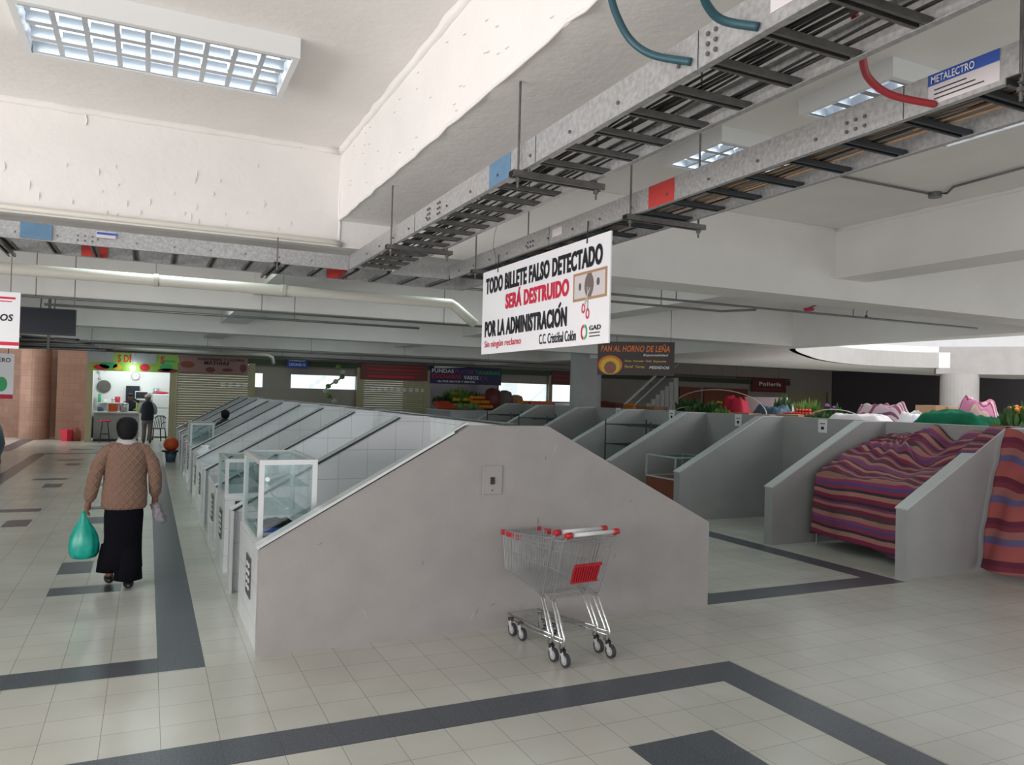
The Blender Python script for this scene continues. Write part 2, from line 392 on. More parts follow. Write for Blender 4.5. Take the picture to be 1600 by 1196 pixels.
# upper floor slab around the round atrium, to the right
_arc = [(11.0, 10.6), (12.1, 11.95), (13.0, 12.75), (13.9, 13.4), (15.2, 14.3), (16.4, 14.95), (17.4, 15.35), (18.4, 15.55), (19.4, 15.5), (20.2, 15.3), (20.75, 15.0)]
arcp = []
for i in range(len(_arc)-1):
    a, b_, c, d = [_arc[min(max(j, 0), len(_arc)-1)] for j in (i-1, i, i+1, i+2)]
    for k in range(5):
        t = k/5; arcp.append(tuple(.5*(2*b_[q]+(c[q]-a[q])*t+(2*a[q]-5*b_[q]+4*c[q]-d[q])*t*t+(3*b_[q]-a[q]-3*c[q]+d[q])*t**3) for q in (0, 1)))
arcp.append(_arc[-1])
east = MB(); east.prism(arcp+[(24.5, 11.0), (30, 11), (30, 18.6), (11.0, 19.2)], 3.1, 3.55, 'Z')
struct(east.build('ceiling.001', 'white_wall'))
par = MB()
for (xa, ya), (xb, yb) in zip(arcp, arcp[1:]):
    d = Vector((xb-xa, yb-ya, 0)); nn = Vector((-d.y, d.x, 0)).normalized()*.12
    par.prism([(xa, ya), (xb, yb), (xb+nn.x, yb+nn.y), (xa+nn.x, ya+nn.y)], 3.1, 3.72, 'Z')
struct(par.build('trim_9', 'white_wall'))
struct(MB().box(11.0, 46, 19.2, 30.3, 3.7, 3.85).build('ceiling.002', 'white_wall'))
bb = MB(); bb.prism([(20.72, 15.06), (24.3, 10.8), (24.7, 11.1), (21.1, 15.4)], 2.93, 3.72, 'Z')
struct(bb.build('trim_10', 'grey_wall'))
c = at(1499, 600, 1, 14.75)
col = MB(); col.rings([(c.x, c.y, 0, .5, .5), (c.x, c.y, 2.94, .5, .5)], 32); struct(col.build('column', 'grey_wall', smooth=False))
c = at(915, 600, 1, 18)
col = MB(); col.rings([(c.x, c.y, 0, .42, .42), (c.x, c.y, 3.7, .42, .42)], 32); struct(col.build('column', 'grey_div'))
# upper-storey walls round the atrium, bright with daylight
struct(MB().box(11, 40, 22, 22.2, 3.85, 8).build('wall_upper', 'white_wall'))
# walls
wl = MB(); wl.box(-6.2, -6, -6, 27.5, 0, .9); wl.box(-6.2, -6, -6, 27.5, 3.0, 3.75); wl.box(-6.2, -6, 6, 27.5, .9, 3.0)  # unseen; last box closes the farther openings to cut daylight on the far ceiling
for y in (-6, 0, 5.5): wl.box(-6.2, -6, y, y+.45, .9, 3)
struct(wl.build('wall_left', 'white_wall'))
struct(MB().box(-8, -4.6, 33.8, 34, 0, 3.7).build('wall_far_left', 'brick'))
bw = MB(); bw.box(-4.6, -2.62, 32.6, 32.8, 0, 3.7); bw.box(-2.85, -2.62, 31.0, 32.6, 0, 3.7); bw.box(-2.62, -1.86, 31.0, 31.2, 0, 3.7)
struct(bw.build('wall_far', 'brick'))
brick_pole = MB(); brick_pole.rings([(-3.55, 31.6, 0, .47, .47), (-3.55, 31.6, 3.7, .47, .47)], 32)
struct(brick_pole.build('column', 'brick'))
# back wall with shop bays at Y=30
YB = 30.0
def bx(px): return at(px, 600, 1, YB).x
def bz(px, py): return at(px, py, 1, YB).z
wb = MB()
X0 = -1.86
wb.box(X0, 46, YB+.02, YB+.2, 3.0, 3.72)
wins = [(396, 411, 573, 590), (455, 557, 578, 599), (787, 857, 592, 622), (860, 897, 604, 616)]
# wall behind the bays with window openings
xs = [bx(390), bx(396), bx(411), bx(455), bx(557), bx(565)]
z0, z1 = 2.03, 2.55
wb.box(bx(390), bx(565), YB+.1, YB+.2, 0, z0); wb.box(bx(390), bx(565), YB+.1, YB+.2, z1, 3.0)
wb.box(bx(390), bx(396), YB+.1, YB+.2, z0, z1); wb.box(bx(411), bx(455), YB+.1, YB+.2, z0, z1); wb.box(bx(557), bx(565), YB+.1, YB+.2, z0, z1)
wb.box(bx(783), 46, YB+.1, YB+.2, 0, 1.75); wb.box(bx(783), 46, YB+.1, YB+.2, 2.5, 3.0)
wb.box(bx(857), bx(862), YB+.1, YB+.2, 1.75, 2.5); wb.box(bx(897), 46, YB+.1, YB+.2, 1.75, 2.5)
struct(wb.build('wall_back', 'beige'))
struct(MB().box(bx(278), 30, YB-.06, YB+.02, 2.86, 3.08).build('trim_11', 'green_fascia'))
# window glass
struct(MB().box(bx(455), bx(557), YB+.14, YB+.15, z0, z1).build('window_1', 'glass'))
struct(MB().box(bx(396), bx(411), YB+.14, YB+.15, z0, z1).build('window_2', 'glass'))
struct(MB().box(bx(787), bx(857), YB+.14, YB+.15, 1.75, 2.5).build('window_3', 'glass'))
# side wall far right with dark shop fronts
wr = MB(); wr.box(33.0, 33.2, 8, 30, 0, 3.7); wr.box(bx(663), bx(783), 32.8, 32.9, 0, 3.1); wr.box(bx(663), bx(663)+.05, 30.1, 32.8, 0, 3.1); wr.box(bx(783)-.05, bx(783), 30.22, 32.8, 0, 3.1)
struct(wr.build('wall_right', 'dark_interior'))
for nm_, bb_ in (('wall_kitchen_back', (-1.86, .98, 33, 33.1, 0, 3.1)), ('wall_kitchen_left', (-1.90, -1.82, 30.05, 33, 0, 3.1)), ('wall_kitchen_right', (.90, .98, 30.22, 33, 0, 3.1))): struct(MB().box(*bb_).build(nm_, 'white_plastic'))
# cream steel frames between the bays
for i, (xa, xb) in enumerate(((-1.9, -1.70), (.70, .92), (bx(388), bx(398)), (bx(557), bx(568)), (bx(662), bx(672)), (bx(857), bx(862)))):
    fr = MB(); fr.box(xa, xb, YB-.08, YB+.04, 0, 2.9)
    struct(fr.build('trim_%d' % (12+i), 'cream_frame'))
# ============================================================ STALL BLOCKS
def cap_strip(p0, p1, y0, y1, th=.03, over=.012):
    """slanted cap from p0 to p1 in the XZ plane"""
    p0 = Vector((p0[0], 0, p0[1])); p1 = Vector((p1[0], 0, p1[1])); d = (p1-p0).normalized(); n_ = Vector((-d.z, 0, d.x))
    if n_.z < 0: n_ = -n_
    c = (p0+p1)/2+Vector((0, (y0+y1)/2, 0))+n_*th/2
    return (c, d*((p1-p0).length/2), Vector((0, (y1-y0)/2+over, 0)), n_*th/2)
blk = thing('market_stall_block', 'long grey gable-ended block of stalls with white-tiled slanted partitions beside the shopping carts', 'market stall', (.79, 5.97, 0))
def lb(b_, name, m_, par, **k):
    """build in place coordinates under a thing standing at par.location"""
    o = b_.build(name, m_, None, **k); o.parent = par; o.matrix_parent_inverse = Matrix.Translation(-Vector(par.location)); return o
GAB = [(.79, 0), (4.97, 0), (4.97, .80), (3.18, 1.715), (2.44, 1.715), (.79, .79)]
lb(MB().prism(GAB, 5.97, 6.09), 'end_wall', 'grey_wall', blk)
e = MB(); e.obox(*cap_strip((.77, .79), (2.30, 1.655), 5.955, 6.02, .02, .0)); e.obox(*cap_strip((.77, .80), (2.44, 1.732), 6.02, 6.1, .012, .0))
o = lb(e, 'edge_trim', 'alu', blk); o['label'] = 'white aluminium edge strip'
lb(MB().box(2.78, 2.90, 6.09, 24.0, 0, 1.72), 'spine_wall', 'wtile_y', blk)
lb(MB().box(2.765, 2.915, 6.06, 24.0, 1.72, 1.735), 'spine_cap', 'alu_dark', blk)
DIVY = [5.97+1.98*k for k in range(1, 10)]
for y in DIVY:
    d = lb(MB().prism([(.79, 0), (2.78, 0), (2.78, 1.715), (2.44, 1.715), (.79, .79)], y, y+.11), 'divider', 'wtile_x', blk)
    s = MB(); s.obox(*cap_strip((.77, .785), (2.44, 1.715), y-.012, y+.122, .012, 0)); s.box(2.44, 2.78, y-.01, y+.12, 1.715, 1.727); s.box(.776, .79, y, y+.11, 0, .785)
    o = lb(s, 'edge_strip', 'alu', None or blk); o.parent = d; o.matrix_parent_inverse = Matrix.Identity(4)
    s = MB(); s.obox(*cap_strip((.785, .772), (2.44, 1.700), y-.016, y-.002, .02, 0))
    o = s.build('dark_edge_line', 'alu_dark'); o.parent = d  # thin dark line along the partition's sloping edge
    lb(MB().prism([(2.90, 0), (4.97, 0), (4.97, .80), (3.18, 1.715), (2.90, 1.715)], y, y+.11), 'divider', 'grey_div', blk)
CNT = [(6.09, 7.31), (8.80, 9.93), (10.04, 11.25), (12.70, 13.89), (14.0, 15.2), (16.65, 17.85), (17.96, 19.2), (20.6, 21.8), (21.92, 23.1)]
for i, (a, c_) in enumerate(CNT):
    k = MB(); k.box(.79, .89, a, c_, 0, .76); k.box(.79, 1.28, a, c_, .76, .785)
    k.box(1.2, 1.28, a, c_, 0, .76)
    ct = lb(k, 'counter', 'wtile_y', blk)
    for gy_ in ((a+.30, a+.62) if i else (6.45, 6.78),):
        g = MB(); g.box(.782, .79, gy_[0], gy_[1]-.04, .30, .62); o = g.build('vent_grille', 'galv_dark'); o.parent = ct
        for z in (.36, .42, .48, .54):
            for q in (.05, .16):
                o = MB().box(.775, .783, gy_[0]+q, gy_[0]+q+.05, z, z+.03).build('slot', 'white_plastic'); o.parent = ct
# socket plate on the end wall
sp = thing('socket_plate', 'painted-over wall plate with a dark socket on the gable end wall', 'socket', (2.65, 5.968, 1.14))
MB().box(-.09, .09, -.012, 0, 0, .24).build('plate', 'grey_wall', sp, bevel=.004)
MB().box(-.018, .018, -.02, -.012, .085, .145).build('socket', 'black', sp)
MB().box(-.005, .005, -.016, -.012, .03, .04).build('screw', 'black', sp)
# right-hand block
RB = thing('market_stall_block', 'long grey block of open stalls with pale sloping caps across the right aisle', 'market stall', (7.88, 6.05, 0))
lb(MB().box(10.1, 10.22, 4.6, 21.5, 0, 1.735), 'spine_wall', 'grey_div', RB)
RD = [6.05, 8.15, 10.22, 12.3, 14.4, 16.5, 18.6, 20.7]
for y in RD:
    d = lb(MB().prism([(7.88, 0), (10.1, 0), (10.1, 1.72), (9.62, 1.72), (7.88, .785)], y, y+.15), 'divider', 'grey_div', RB)
    s = MB(); s.obox(*cap_strip((7.87, .785), (9.62, 1.72), y-.004, y+.154, .018, 0)); s.box(9.62, 10.1, y-.004, y+.154, 1.72, 1.736)
    o = s.build('cap', 'cap'); o.parent = d
# stall number cards on the spine
for px, py, txt in ((1286, 666, '46'), (1154, 657, '47'), (1050, 649, '48'), (966, 645, '49')):
    c = at(px, py, 0, 10.1)
    k = thing('number_card', 'small white number card on the grey spine wall, %s' % {'46': 'nearest the striped cloth', '47': 'second away from the striped cloth', '48': 'third away from the striped cloth', '49': 'farthest of the cards'}[txt], 'card', c)
    MB().box(-.012, -.001, -.09, .09, -.11, .11).build('card', 'sign_white', k)
    MB().box(-.0135, -.012, -.05, .05, .03, .045).build('printed_line', 'ink', k)
    MB().box(-.0135, -.012, -.03, .03, -.06, -.01).build('printed_block', 'ink', k)
# ============================================================ CEILING LIGHTS
def fixture(loc, along='X', label='', L=1.22, W=.61, group=None):
    t = thing('ceiling_light', label, 'ceiling light', loc, 0 if along == 'X' else PI/2, group)
    h = .10; b_ = MB()
    b_.box(-L/2, L/2, -W/2, -W/2+.03, 0, h-.005); b_.box(-L/2, L/2, W/2-.03, W/2, 0, h-.005); b_.box(-L/2, -L/2+.03, -W/2+.03, W/2-.03, 0, h-.005); b_.box(L/2-.03, L/2, -W/2+.03, W/2-.03, 0, h-.005)
    b_.box(-L/2, L/2, -W/2, W/2, h-.005, h); b_.build('housing', 'white_plastic', t)
    lv = MB()
    nx, ny = 9, 3; iw, il = W-.07, L-.07
    for i in range(1, nx):
        x = -il/2+il*i/nx; lv.prism([(x-.012, .005), (x+.012, .005), (x+.002, .055), (x-.002, .055)], -iw/2, iw/2, 'Y')
    for j in range(1, ny):
        y = -iw/2+iw*j/ny
        for i in range(nx): lv.prism([(y-.02, .005), (y+.02, .005), (y+.003, .06), (y-.003, .06)], -il/2+il*i/nx+.012, -il/2+il*(i+1)/nx-.012, 'X')
    for y in (-iw/2, iw/2):
        lv.prism([(y-.02, .004), (y+.02, .004), (y+.003, .06), (y-.003, .06)], -il/2, il/2, 'X')
    lv.build('louvre', 'louvre', t)
    for j in range(ny):
        y = -iw/2+iw*(j+.5)/ny
        MB().tube([(-il/2+.02, y, .082), (il/2-.02, y, .082)], .013, 8).build('tube', 'tube', t, smooth=True)
    MB().box(-il/2, il/2, -iw/2, iw/2, .09, .094).build('reflector', 'louvre', t)
    return t
fixture((.015, 4.16, 3.6), 'X', 'long white louvred light on the ceiling above the left aisle, largest of all')
fixture((3.80, 4.10, 3.6), 'X', 'white louvred ceiling light between the cable trays, farther and smaller of the right pair')
fixture((3.88, 2.94, 3.6), 'X', 'white louvred ceiling light crossed by the red hose above the right cable tray')
for i, (x, y) in enumerate(((3.8, 8.2), (8.5, 8.2), (0, 8.2), (0, 13.2), (4, 13.2), (8.5, 13.2), (-.5, 18.2), (4, 18.2), (8.5, 18.2), (0, 23.2), (4, 23.2), (0, 28), (4, 28), (8.5, 28))):
    l_ = bpy.data.lights.new('tube_light', 'AREA'); l_.shape = 'RECTANGLE'; l_.size = 1.2; l_.size_y = .3; l_.energy = 24 if (x < 5 and y < 20) else 9; l_.color = (.82, 1, .97)
    lo = bpy.data.objects.new('tube_light', l_); COL.objects.link(lo); lo.location = (x, y, 3.6)
# ============================================================ CABLE TRAYS
ZT0, ZT1 = 2.85, 2.95
def rail(par, p0, p1, side):
    """C-section side rail from p0 to p1 (plan), flanges turned towards side"""
    p0 = Vector((*p0, 0)); p1 = Vector((*p1, 0)); d = (p1-p0); L = d.length; d.normalize(); n_ = Vector((side[0], side[1], 0))
    b_ = MB(); zc = Vector((0, 0, (ZT0+ZT1)/2)); c = (p0+p1)/2
    b_.obox(c+zc, d*L/2, n_*.0015, (0, 0, .05))
    b_.obox(c+Vector((0, 0, ZT1))+n_*.01, d*L/2, n_*.011, (0, 0, .0015)); b_.obox(c+Vector((0, 0, ZT0))+n_*.01, d*L/2, n_*.011, (0, 0, .0015))
    o = b_.build('side_rail', 'galv', par)
    # splice joint seam and bolts
    return o
def bolts(par, pts, nrm):
    for p in pts:
        p = Vector(p); b_ = MB(); b_.tube([p, p+Vector(nrm)*.006], .006, 6)
        b_.build('bolt', 'galv_dark', par)
def channel(par, name, p0, p1, w_=.036, h=.018, m_='galv_dark'):
    p0 = Vector(p0); p1 = Vector(p1); d = p1-p0; L = d.length; d.normalize(); s_ = d.cross(Vector((0, 0, 1)))
    b_ = MB(); c = (p0+p1)/2
    b_.obox(c+Vector((0, 0, h)), d*L/2, s_*w_/2, (0, 0, .0015)); b_.obox(c+s_*w_/2+Vector((0, 0, h/2)), d*L/2, s_*.0015, (0, 0, h/2)); b_.obox(c-s_*w_/2+Vector((0, 0, h/2)), d*L/2, s_*.0015, (0, 0, h/2))
    b_.obox(c+s_*w_*.36, d*L/2, s_*w_*.14, (0, 0, .001)); b_.obox(c-s_*w_*.36, d*L/2, s_*w_*.14, (0, 0, .001))
    return b_.build(name, m_, par)
def hanger(par, pa, pb, ztop, zb=ZT0-.03):
    """support channel under the tray on two threaded rods"""
    channel(par, 'support_channel', (pa[0], pa[1], zb), (pb[0], pb[1], zb), .042, .022)
    pa = Vector((*pa, 0)); pb = Vector((*pb, 0)); d = (pb-pa).normalized()
    for p, s_ in ((pa, 1), (pb, -1)):
        q = p+d*s_*.03
        MB().tube([q+Vector((0, 0, zb-.04)), q+Vector((0, 0, ztop))], .005, 8).build('hanger_rod', 'galv_dark', par)
        MB().tube([q+Vector((0, 0, zb-.016)), q+Vector((0, 0, zb-.004))], .011, 6).build('nut', 'galv_dark', par)
T1 = thing('cable_tray', 'galvanised ladder cable tray overhead with a faded blue patch, left of the hanging banner', 'cable tray')
rail(T1, (1.28, .3), (1.28, 5.50), (1, 0)); rail(T1, (1.60, .3), (1.60, 5.50), (-1, 0))
y = .42
while y < 5.45:
    channel(T1, 'rung', (1.285, y, ZT0+.002), (1.595, y, ZT0+.002), .036, .016); y += .195
for y_, zt in ((.95, 3.193), (2.68, 3.193), (4.40, 3.193)): hanger(T1, (1.235, y_), (1.645, y_), zt)
for yy in (1.55, 3.6, 3.75): bolts(T1, [(1.2785, yy+i*.03, 2.872+.026*j) for i in (0, 1) for j in (0, 1, 2)], (-1, 0, 0))
bolts(T1, [(1.2785, 1.7+.3*i, 2.885) for i in range(12)], (-1, 0, 0)); bolts(T1, [(1.602, 1.3+.1*i, 2.88+.02*(i % 2)) for i in range(6)], (1, 0, 0))
for yy in (2.56, 4.0, 1.62): MB().box(1.2768, 1.2784, yy, yy+.002, ZT0, ZT1).build('joint', 'alu_dark', T1)
MB().box(1.2770, 1.2783, 2.78, 2.99, ZT0, ZT1).build('blue_patch', 'paint_blue', T1)
lab = MB().box(1.2770, 1.2783, 1.20, 1.36, ZT0+.03, ZT1).build('maker_label', 'collar', T1)
panel('label_band', 'ink_blue', lab, (1.277, 1.36, ZT0+.03), (0, -1, 0), (0, 0, 1), 0, .04, .16, .07)
lettering('METALECTRO', 'ink_white', lab, (1.2745, 1.35, ZT0+.078), (0, -1, 0), (0, 0, 1), .12, .016, .01)
T2 = thing('cable_tray', 'galvanised ladder cable tray overhead with a red patch, carrying the hanging banner', 'cable tray')
rail(T2, (2.05, .3), (2.05, 5.50), (1, 0)); rail(T2, (2.37, .3), (2.37, 5.50), (-1, 0))
y = .45
while y < 5.45:
    channel(T2, 'rung', (2.055, y, ZT0+.002), (2.365, y, ZT0+.002), .036, .016, 'steel_dark'); y += .235
for y_, zt in ((1.25, 3.7), (3.05, 3.7), (4.95, 3.7)): hanger(T2, (2.0, y_), (2.46, y_), zt)
for yy in (1.75, 4.1): bolts(T2, [(2.0485, yy+i*.035, 2.872+.03*j) for i in range(3) for j in (0, 1)], (-1, 0, 0))
bolts(T2, [(2.0485, 1.95+.28*i, 2.885) for i in range(13)], (-1, 0, 0))
MB().box(2.0470, 2.0483, 2.74, 2.93, ZT0, ZT1).build('red_patch', 'paint_red', T2)
LY1 = at(1450, 165, 0, 2.047).y; LY0 = at(1562, 115, 0, 2.047).y; LW = LY1-LY0
lab = MB().box(2.0470, 2.0483, LY0, LY1, ZT0+.012, ZT1).build('maker_label', 'collar', T2)
panel('label_band', 'ink_blue', lab, (2.047, LY1, ZT0+.012), (0, -1, 0), (0, 0, 1), 0, .055, LW, .088)
lettering('METALECTRO', 'ink_white', lab, (2.0445, LY1-.012, ZT0+.071), (0, -1, 0), (0, 0, 1), LW*.62, .022, .012)
for k in range(3): panel('printed_line', 'ink', lab, (2.047, LY1, ZT0+.012), (0, -1, 0), (0, 0, 1), .02, .012+.013*k, LW*(.8-.12*k), .015+.013*k)
MB().box(2.0470, 2.0483, 3.75, 3.86, ZT0+.03, ZT0+.075).build('maker_label', 'collar', T2)
for yy in (1.61, 3.9): MB().box(2.0468, 2.0484, yy, yy+.002, ZT0, ZT1).build('joint', 'alu_dark', T2)
T3 = thing('cable_tray', 'galvanised cable tray running along the beam over the left aisle with red and blue patches', 'cable tray')
rail(T3, (-2.6, 5.48), (1.28, 5.52), (0, 1)); rail(T3, (2.37, 5.515), (2.37, 6.06), (-1, 0)); rail(T3, (-2.6, 6.02), (2.05, 6.06), (0, -1))
x = -2.5
while x < 2.3:
    channel(T3, 'rung', (x, 5.52, ZT0+.002), (x, 6.05, ZT0+.002), .036, .016); x += .24
rail(T3, (1.60, 5.52), (2.05, 5.52), (0, 1)); rail(T3, (2.05, 6.06), (2.37, 6.06), (0, -1))
def PX(px, y): return at(px, 400, 1, y).x
for px, w_, m_, y_ in ((30, 50, 'paint_blue', 5.485), (127, 41, 'paint_red', 6.02), (512, 31, 'paint_red', 6.03)):
    MB().box(PX(px, y_), PX(px+w_, y_), y_-.006, y_-.004, ZT0+.004, ZT1).build('painted_patch', m_, T3)
lab = MB().box(PX(149, 5.49), PX(180, 5.49), 5.482, 5.484, ZT0+.05, ZT1-.01).build('maker_label', 'collar', T3)
panel('label_band', 'ink_blue', lab, (PX(149, 5.49), 5.482, ZT0+.05), (1, 0, 0), (0, 0, 1), .004, .02, .12, .034)
bolts(T3, [(-.75+.22*i, 5.478, 2.885) for i in range(9)], (0, -1, 0)); bolts(T3, [(-.42+.04*i, 5.48, 2.87+.03*j) for i in range(3) for j in (0, 1)], (0, -1, 0))
for xx in (-.85, .77): channel(T3, 'support_channel', (xx, 5.42, ZT0-.03), (xx, 6.12, ZT0-.03), .042, .022); MB().tube([(xx, 5.43, ZT0-.06), (xx, 5.43, 3.01)], .005, 8).build('hanger_rod', 'galv_dark', T3)
# cables lying in the trays
def cables(name, label, x0, x1, y0, y1, n, m_, z=2.872, group=None):
    for i in range(n):
        bx_ = random.uniform(x0, x1); ph = random.uniform(0, 9)
        pts = []
        k = int((y1-y0)/.2)
        for j in range(k+1):
            yy = y0+(y1-y0)*j/k; xx = bx_+.03*nz(yy*.8, ph)*2
            pts.append((min(max(xx, x0-.02), x1+.02), yy, z+.004+.006*(i % 3)+.004*nz(yy*2, ph+4)))
        o = MB().tube(pts, .004, 6).build(name, m_[i % len(m_)], smooth=True)
        tag(o, label, 'cable', group)
cables('power_cable', 'thin black cable lying in the cable tray with the blue patch', 1.36, 1.55, .3, 5.5, 12, ['cable_black'], group='black cables in the left tray')
cables('power_cable', 'thin grey or brown cable lying in the cable tray with the red patch', 2.09, 2.33, .3, 5.5, 22, ['cable_grey', 'cable_black', 'cable_grey', 'card'], group='cables in the right tray')
# hoses entering the trays
def hose(name, label, pts, r, m_):
    P = [Vector(p) for p in pts]; out = []
    for i in range(len(P)-1):
        a = P[max(i-1, 0)]; b_ = P[i]; c = P[i+1]; d = P[min(i+2, len(P)-1)]
        for k in range(8):
            t = k/8; out.append(.5*((2*b_)+(-a+c)*t+(2*a-5*b_+4*c-d)*t*t+(-a+3*b_-3*c+d)*t**3))
    out.append(P[-1]); return tag(MB().tube(out, r, 10).build(name, m_, smooth=True), label, 'hose')
hose('flexible_hose', 'dark teal hose curving into the left cable tray, left one of the two',
     [at(950, -25, 0, 1.10), at(962, 20, 0, 1.14), at(985, 62, 0, 1.19), at(1020, 86, 0, 1.23), at(1080, 97, 0, 1.277)], .0105, 'cable_teal')
hose('flexible_hose', 'dark teal hose curving into the left cable tray, right one of the two',
     [at(1092, -30, 0, 1.12), at(1105, 8, 0, 1.17), at(1130, 32, 0, 1.22), at(1185, 42, 0, 1.277)], .0105, 'cable_teal')
hose('flexible_hose', 'dark red hose drooping from the left tray into the labelled right tray',
     [at(1322, -10, 0, 1.50), at(1337, 30, 0, 1.60), at(1346, 80, 0, 1.66), at(1356, 120, 0, 1.78), at(1392, 148, 0, 1.9), at(1460, 163, 0, 2.046)], .0105, 'cable_red')
# pipes and conduits
def pipe(name, label, pts, r, m_, n=12): return tag(MB().tube(pts, r, n).build(name, m_, smooth=True), label, 'pipe')
pipe('drain_pipe', 'slim white pipe clipped along the lower edge of the left beam', [(-3.2, 5.485, 3.03), (1.15, 5.485, 3.03), (1.22, 5.50, 3.02)], .018, 'pvc')
yp = 8.2
zp = at(350, 447, 1, yp).z
dp = thing('drain_pipe', 'thick cream drain pipe running behind the left cable tray and ending in an elbow', 'pipe')
a = at(705, 475, 1, yp); b_ = at(742, 500, 1, yp)
MB().tube([(-3.2, yp, a.z), a, a+Vector((.05, 0, -.03)), b_+Vector((0, 0, -.05))], .055, 16).build('pipe', 'pvc', dp, smooth=True)
for px in (240, 440):
    q = at(px, 440, 1, yp); MB().tube([(q.x, yp-.004, a.z), (q.x+.04, yp-.004, a.z)], .062, 16).build('clamp', 'pvc', dp)
    MB().tube([(q.x+.02, yp, a.z), (q.x+.02, yp, 3.7)], .004, 6).build('hanger_rod', 'galv_dark', dp)
def hung(name, label, pts, r, m_, every=2.5, ztop=3.7, n=10):
    t = thing(name, label, 'pipe', pts[0]); o0 = Vector(pts[0])
    MB().tube([Vector(p)-o0 for p in pts], r, n).build('pipe_run', m_, t, smooth=True)
    xa_, xb_ = pts[0][0], pts[-1][0]; k = int((xb_-xa_)/every)
    for i in range(k+1):
        x_ = xa_+.3+every*i
        if x_ < xb_-.1: MB().tube([(x_-o0.x, 0, 0), (x_-o0.x, 0, ztop-o0.z)], .005, 5).build('hanger_rod', 'galv_dark', t)
    return t
def conduit(label, pts, r=.012): return hung('conduit', label, pts, r, 'conduit', n=8) if abs(pts[0][2]-pts[-1][2]) < .2 and pts[0][1] == pts[-1][1] or len(pts) == 3 else pipe('conduit', label, pts, r, 'conduit', 8)
conduit('thin dark conduit crossing behind the hanging banner to the right edge, upper of the two', [(2.0, 6.35, 2.985), (9.5, 6.35, 2.985)])
conduit('thin dark conduit crossing behind the hanging banner to the right edge, lower of the two', [(2.0, 6.6, 2.95), (5.6, 6.6, 2.95), (5.9, 6.4, 2.97)])
k = conduit('thin conduit bent towards a round junction box on the right ceiling', [at(1310, 275, 2, 3.685), at(1452, 303, 2, 3.685), at(1480, 302, 2, 3.685), at(1490, 292, 2, 3.685), at(1600, 262, 2, 3.685)], .009)
q = at(1461, 303, 2, 3.69)
tag(MB().rings([(q.x, q.y, 3.66, .05, .05), (q.x, q.y, 3.698, .05, .05)], 16).build('junction_box', 'conduit'), 'small round junction box on the right ceiling', 'junction box')
conduit('thin dark conduit under the second beam of the left aisle', [(-4, 10.4, 2.97), (4.4, 10.4, 2.97)])
conduit('pale conduit tight under the second beam, ending before the banner', [(-1.1, 10.3, 2.88), (3.4, 10.3, 2.88)], .016)
conduit('thin dark conduit crossing above the far shops of the left aisle', [(-4, 20.3, 2.93), (12, 20.3, 2.93)], .02)
hung('drain_pipe', 'long grey pipe hanging over the far shopfronts, nearest the signs', [(-4, 25.0, 2.96), (22, 25.0, 2.96)], .05, 'conduit')
hung('drain_pipe', 'maroon fire pipe hanging in front of the far shopfronts', [(-4, 27.0, 3.04), (27, 27.0, 3.04)], .045, 'maroon')
q = at(157, 540, 1, 24); 
hung('drain_pipe', 'pale pipe stub with elbow above the far kitchen shop', [(-.9, 24, 2.98), (3.2, 24, 2.98), (3.35, 24, 2.92), (3.4, 24, 2.72)], .05, 'pvc')
# alarm bell and camera on the conduit
q = at(1264, 484, 1, 6.6)
a_ = thing('fire_alarm', 'small red alarm disc hanging under the conduit at the beam corner', 'alarm', q)
MB().rings([(0, 0, -.012, .05, .05), (0, 0, .012, .065, .065), (0, 0, .02, .03, .03)], 16).build('disc', 'ink_red', a_, smooth=True)
MB().tube([(0, 0, .02), (0, -.2, .06)], .008, 6).build('bracket', 'conduit', a_)
q = at(1354, 494, 1, 6.5)
a_ = thing('security_camera', 'small white security camera with a dark lens under the conduit', 'camera', q)
MB().tube([(-.03, -.02, -.01), (.03, .04, .012)], .022, 12).build('body', 'white_plastic', a_, smooth=True)
MB().tube([(-.035, -.025, -.012), (-.03, -.02, -.01)], .016, 12).build('lens', 'black', a_)
MB().tube([(.02, .03, .01), (.03, .0, .1)], .006, 6).build('bracket', 'conduit', a_)
# small cable grommet holes in the beams
for i, (px, py) in enumerate(((470, 227), (1267, 352))):
    q = at(px, py, 1, 5.505)
    o = tag(MB().tube([(q.x, 5.50, q.z), (q.x, 5.512, q.z)], .02 if i == 0 else .014, 12).build('pipe_sleeve', 'black', smooth=False), ['dark round pipe hole high on the left beam', 'dark round pipe hole high on the right beam'][i], 'pipe hole')
# ============================================================ SIGNS
def board(name, label, cat, org, R, U, w_, h_, m_, th=.01):
    """flat sign with lower left corner at org; children in place coordinates"""
    t = thing(name, label, cat, org); R = Vector(R).normalized(); U = Vector(U).normalized(); N = R.cross(U)
    MB().obox(R*w_/2+U*h_/2-N*th/2, R*w_/2, U*h_/2, N*th/2).build('panel', m_, t)
    return t, R, U, N
# main banner
BW, BH = 1.60, .555
t, R, U, N = board('hanging_banner', 'large white hanging banner with black and crimson warning text about false banknotes', 'banner', (2.04, 4.83, 2.25), (-.0, -1, 0), (0, 0, 1), BW, BH, 'sign_white', .008)
def tx(s_, m_, u0, v0, u1, v1, bold=.03, shear=0): lettering(s_, m_, t, R*u0*BW+U*v0*BH, R, U, (u1-u0)*BW, (v1-v0)*BH, bold, shear, fat=.0026 if v1-v0 > .15 else .0016)
tx('TODO BILLETE FALSO DETECTADO', 'ink', .035, .72, .955, .915, .04)
tx('SERÁ DESTRUIDO', 'ink_red', .235, .495, .745, .71, .04)
tx('POR LA ADMINISTRACION', 'ink', .035, .20, .735, .395, .04)
MB().obox(R*.685*BW+U*.42*BH+N*.0025, R*.012+U*.012, (U*.006-R*.006), N*.0005).build('accent_mark', 'ink', t)
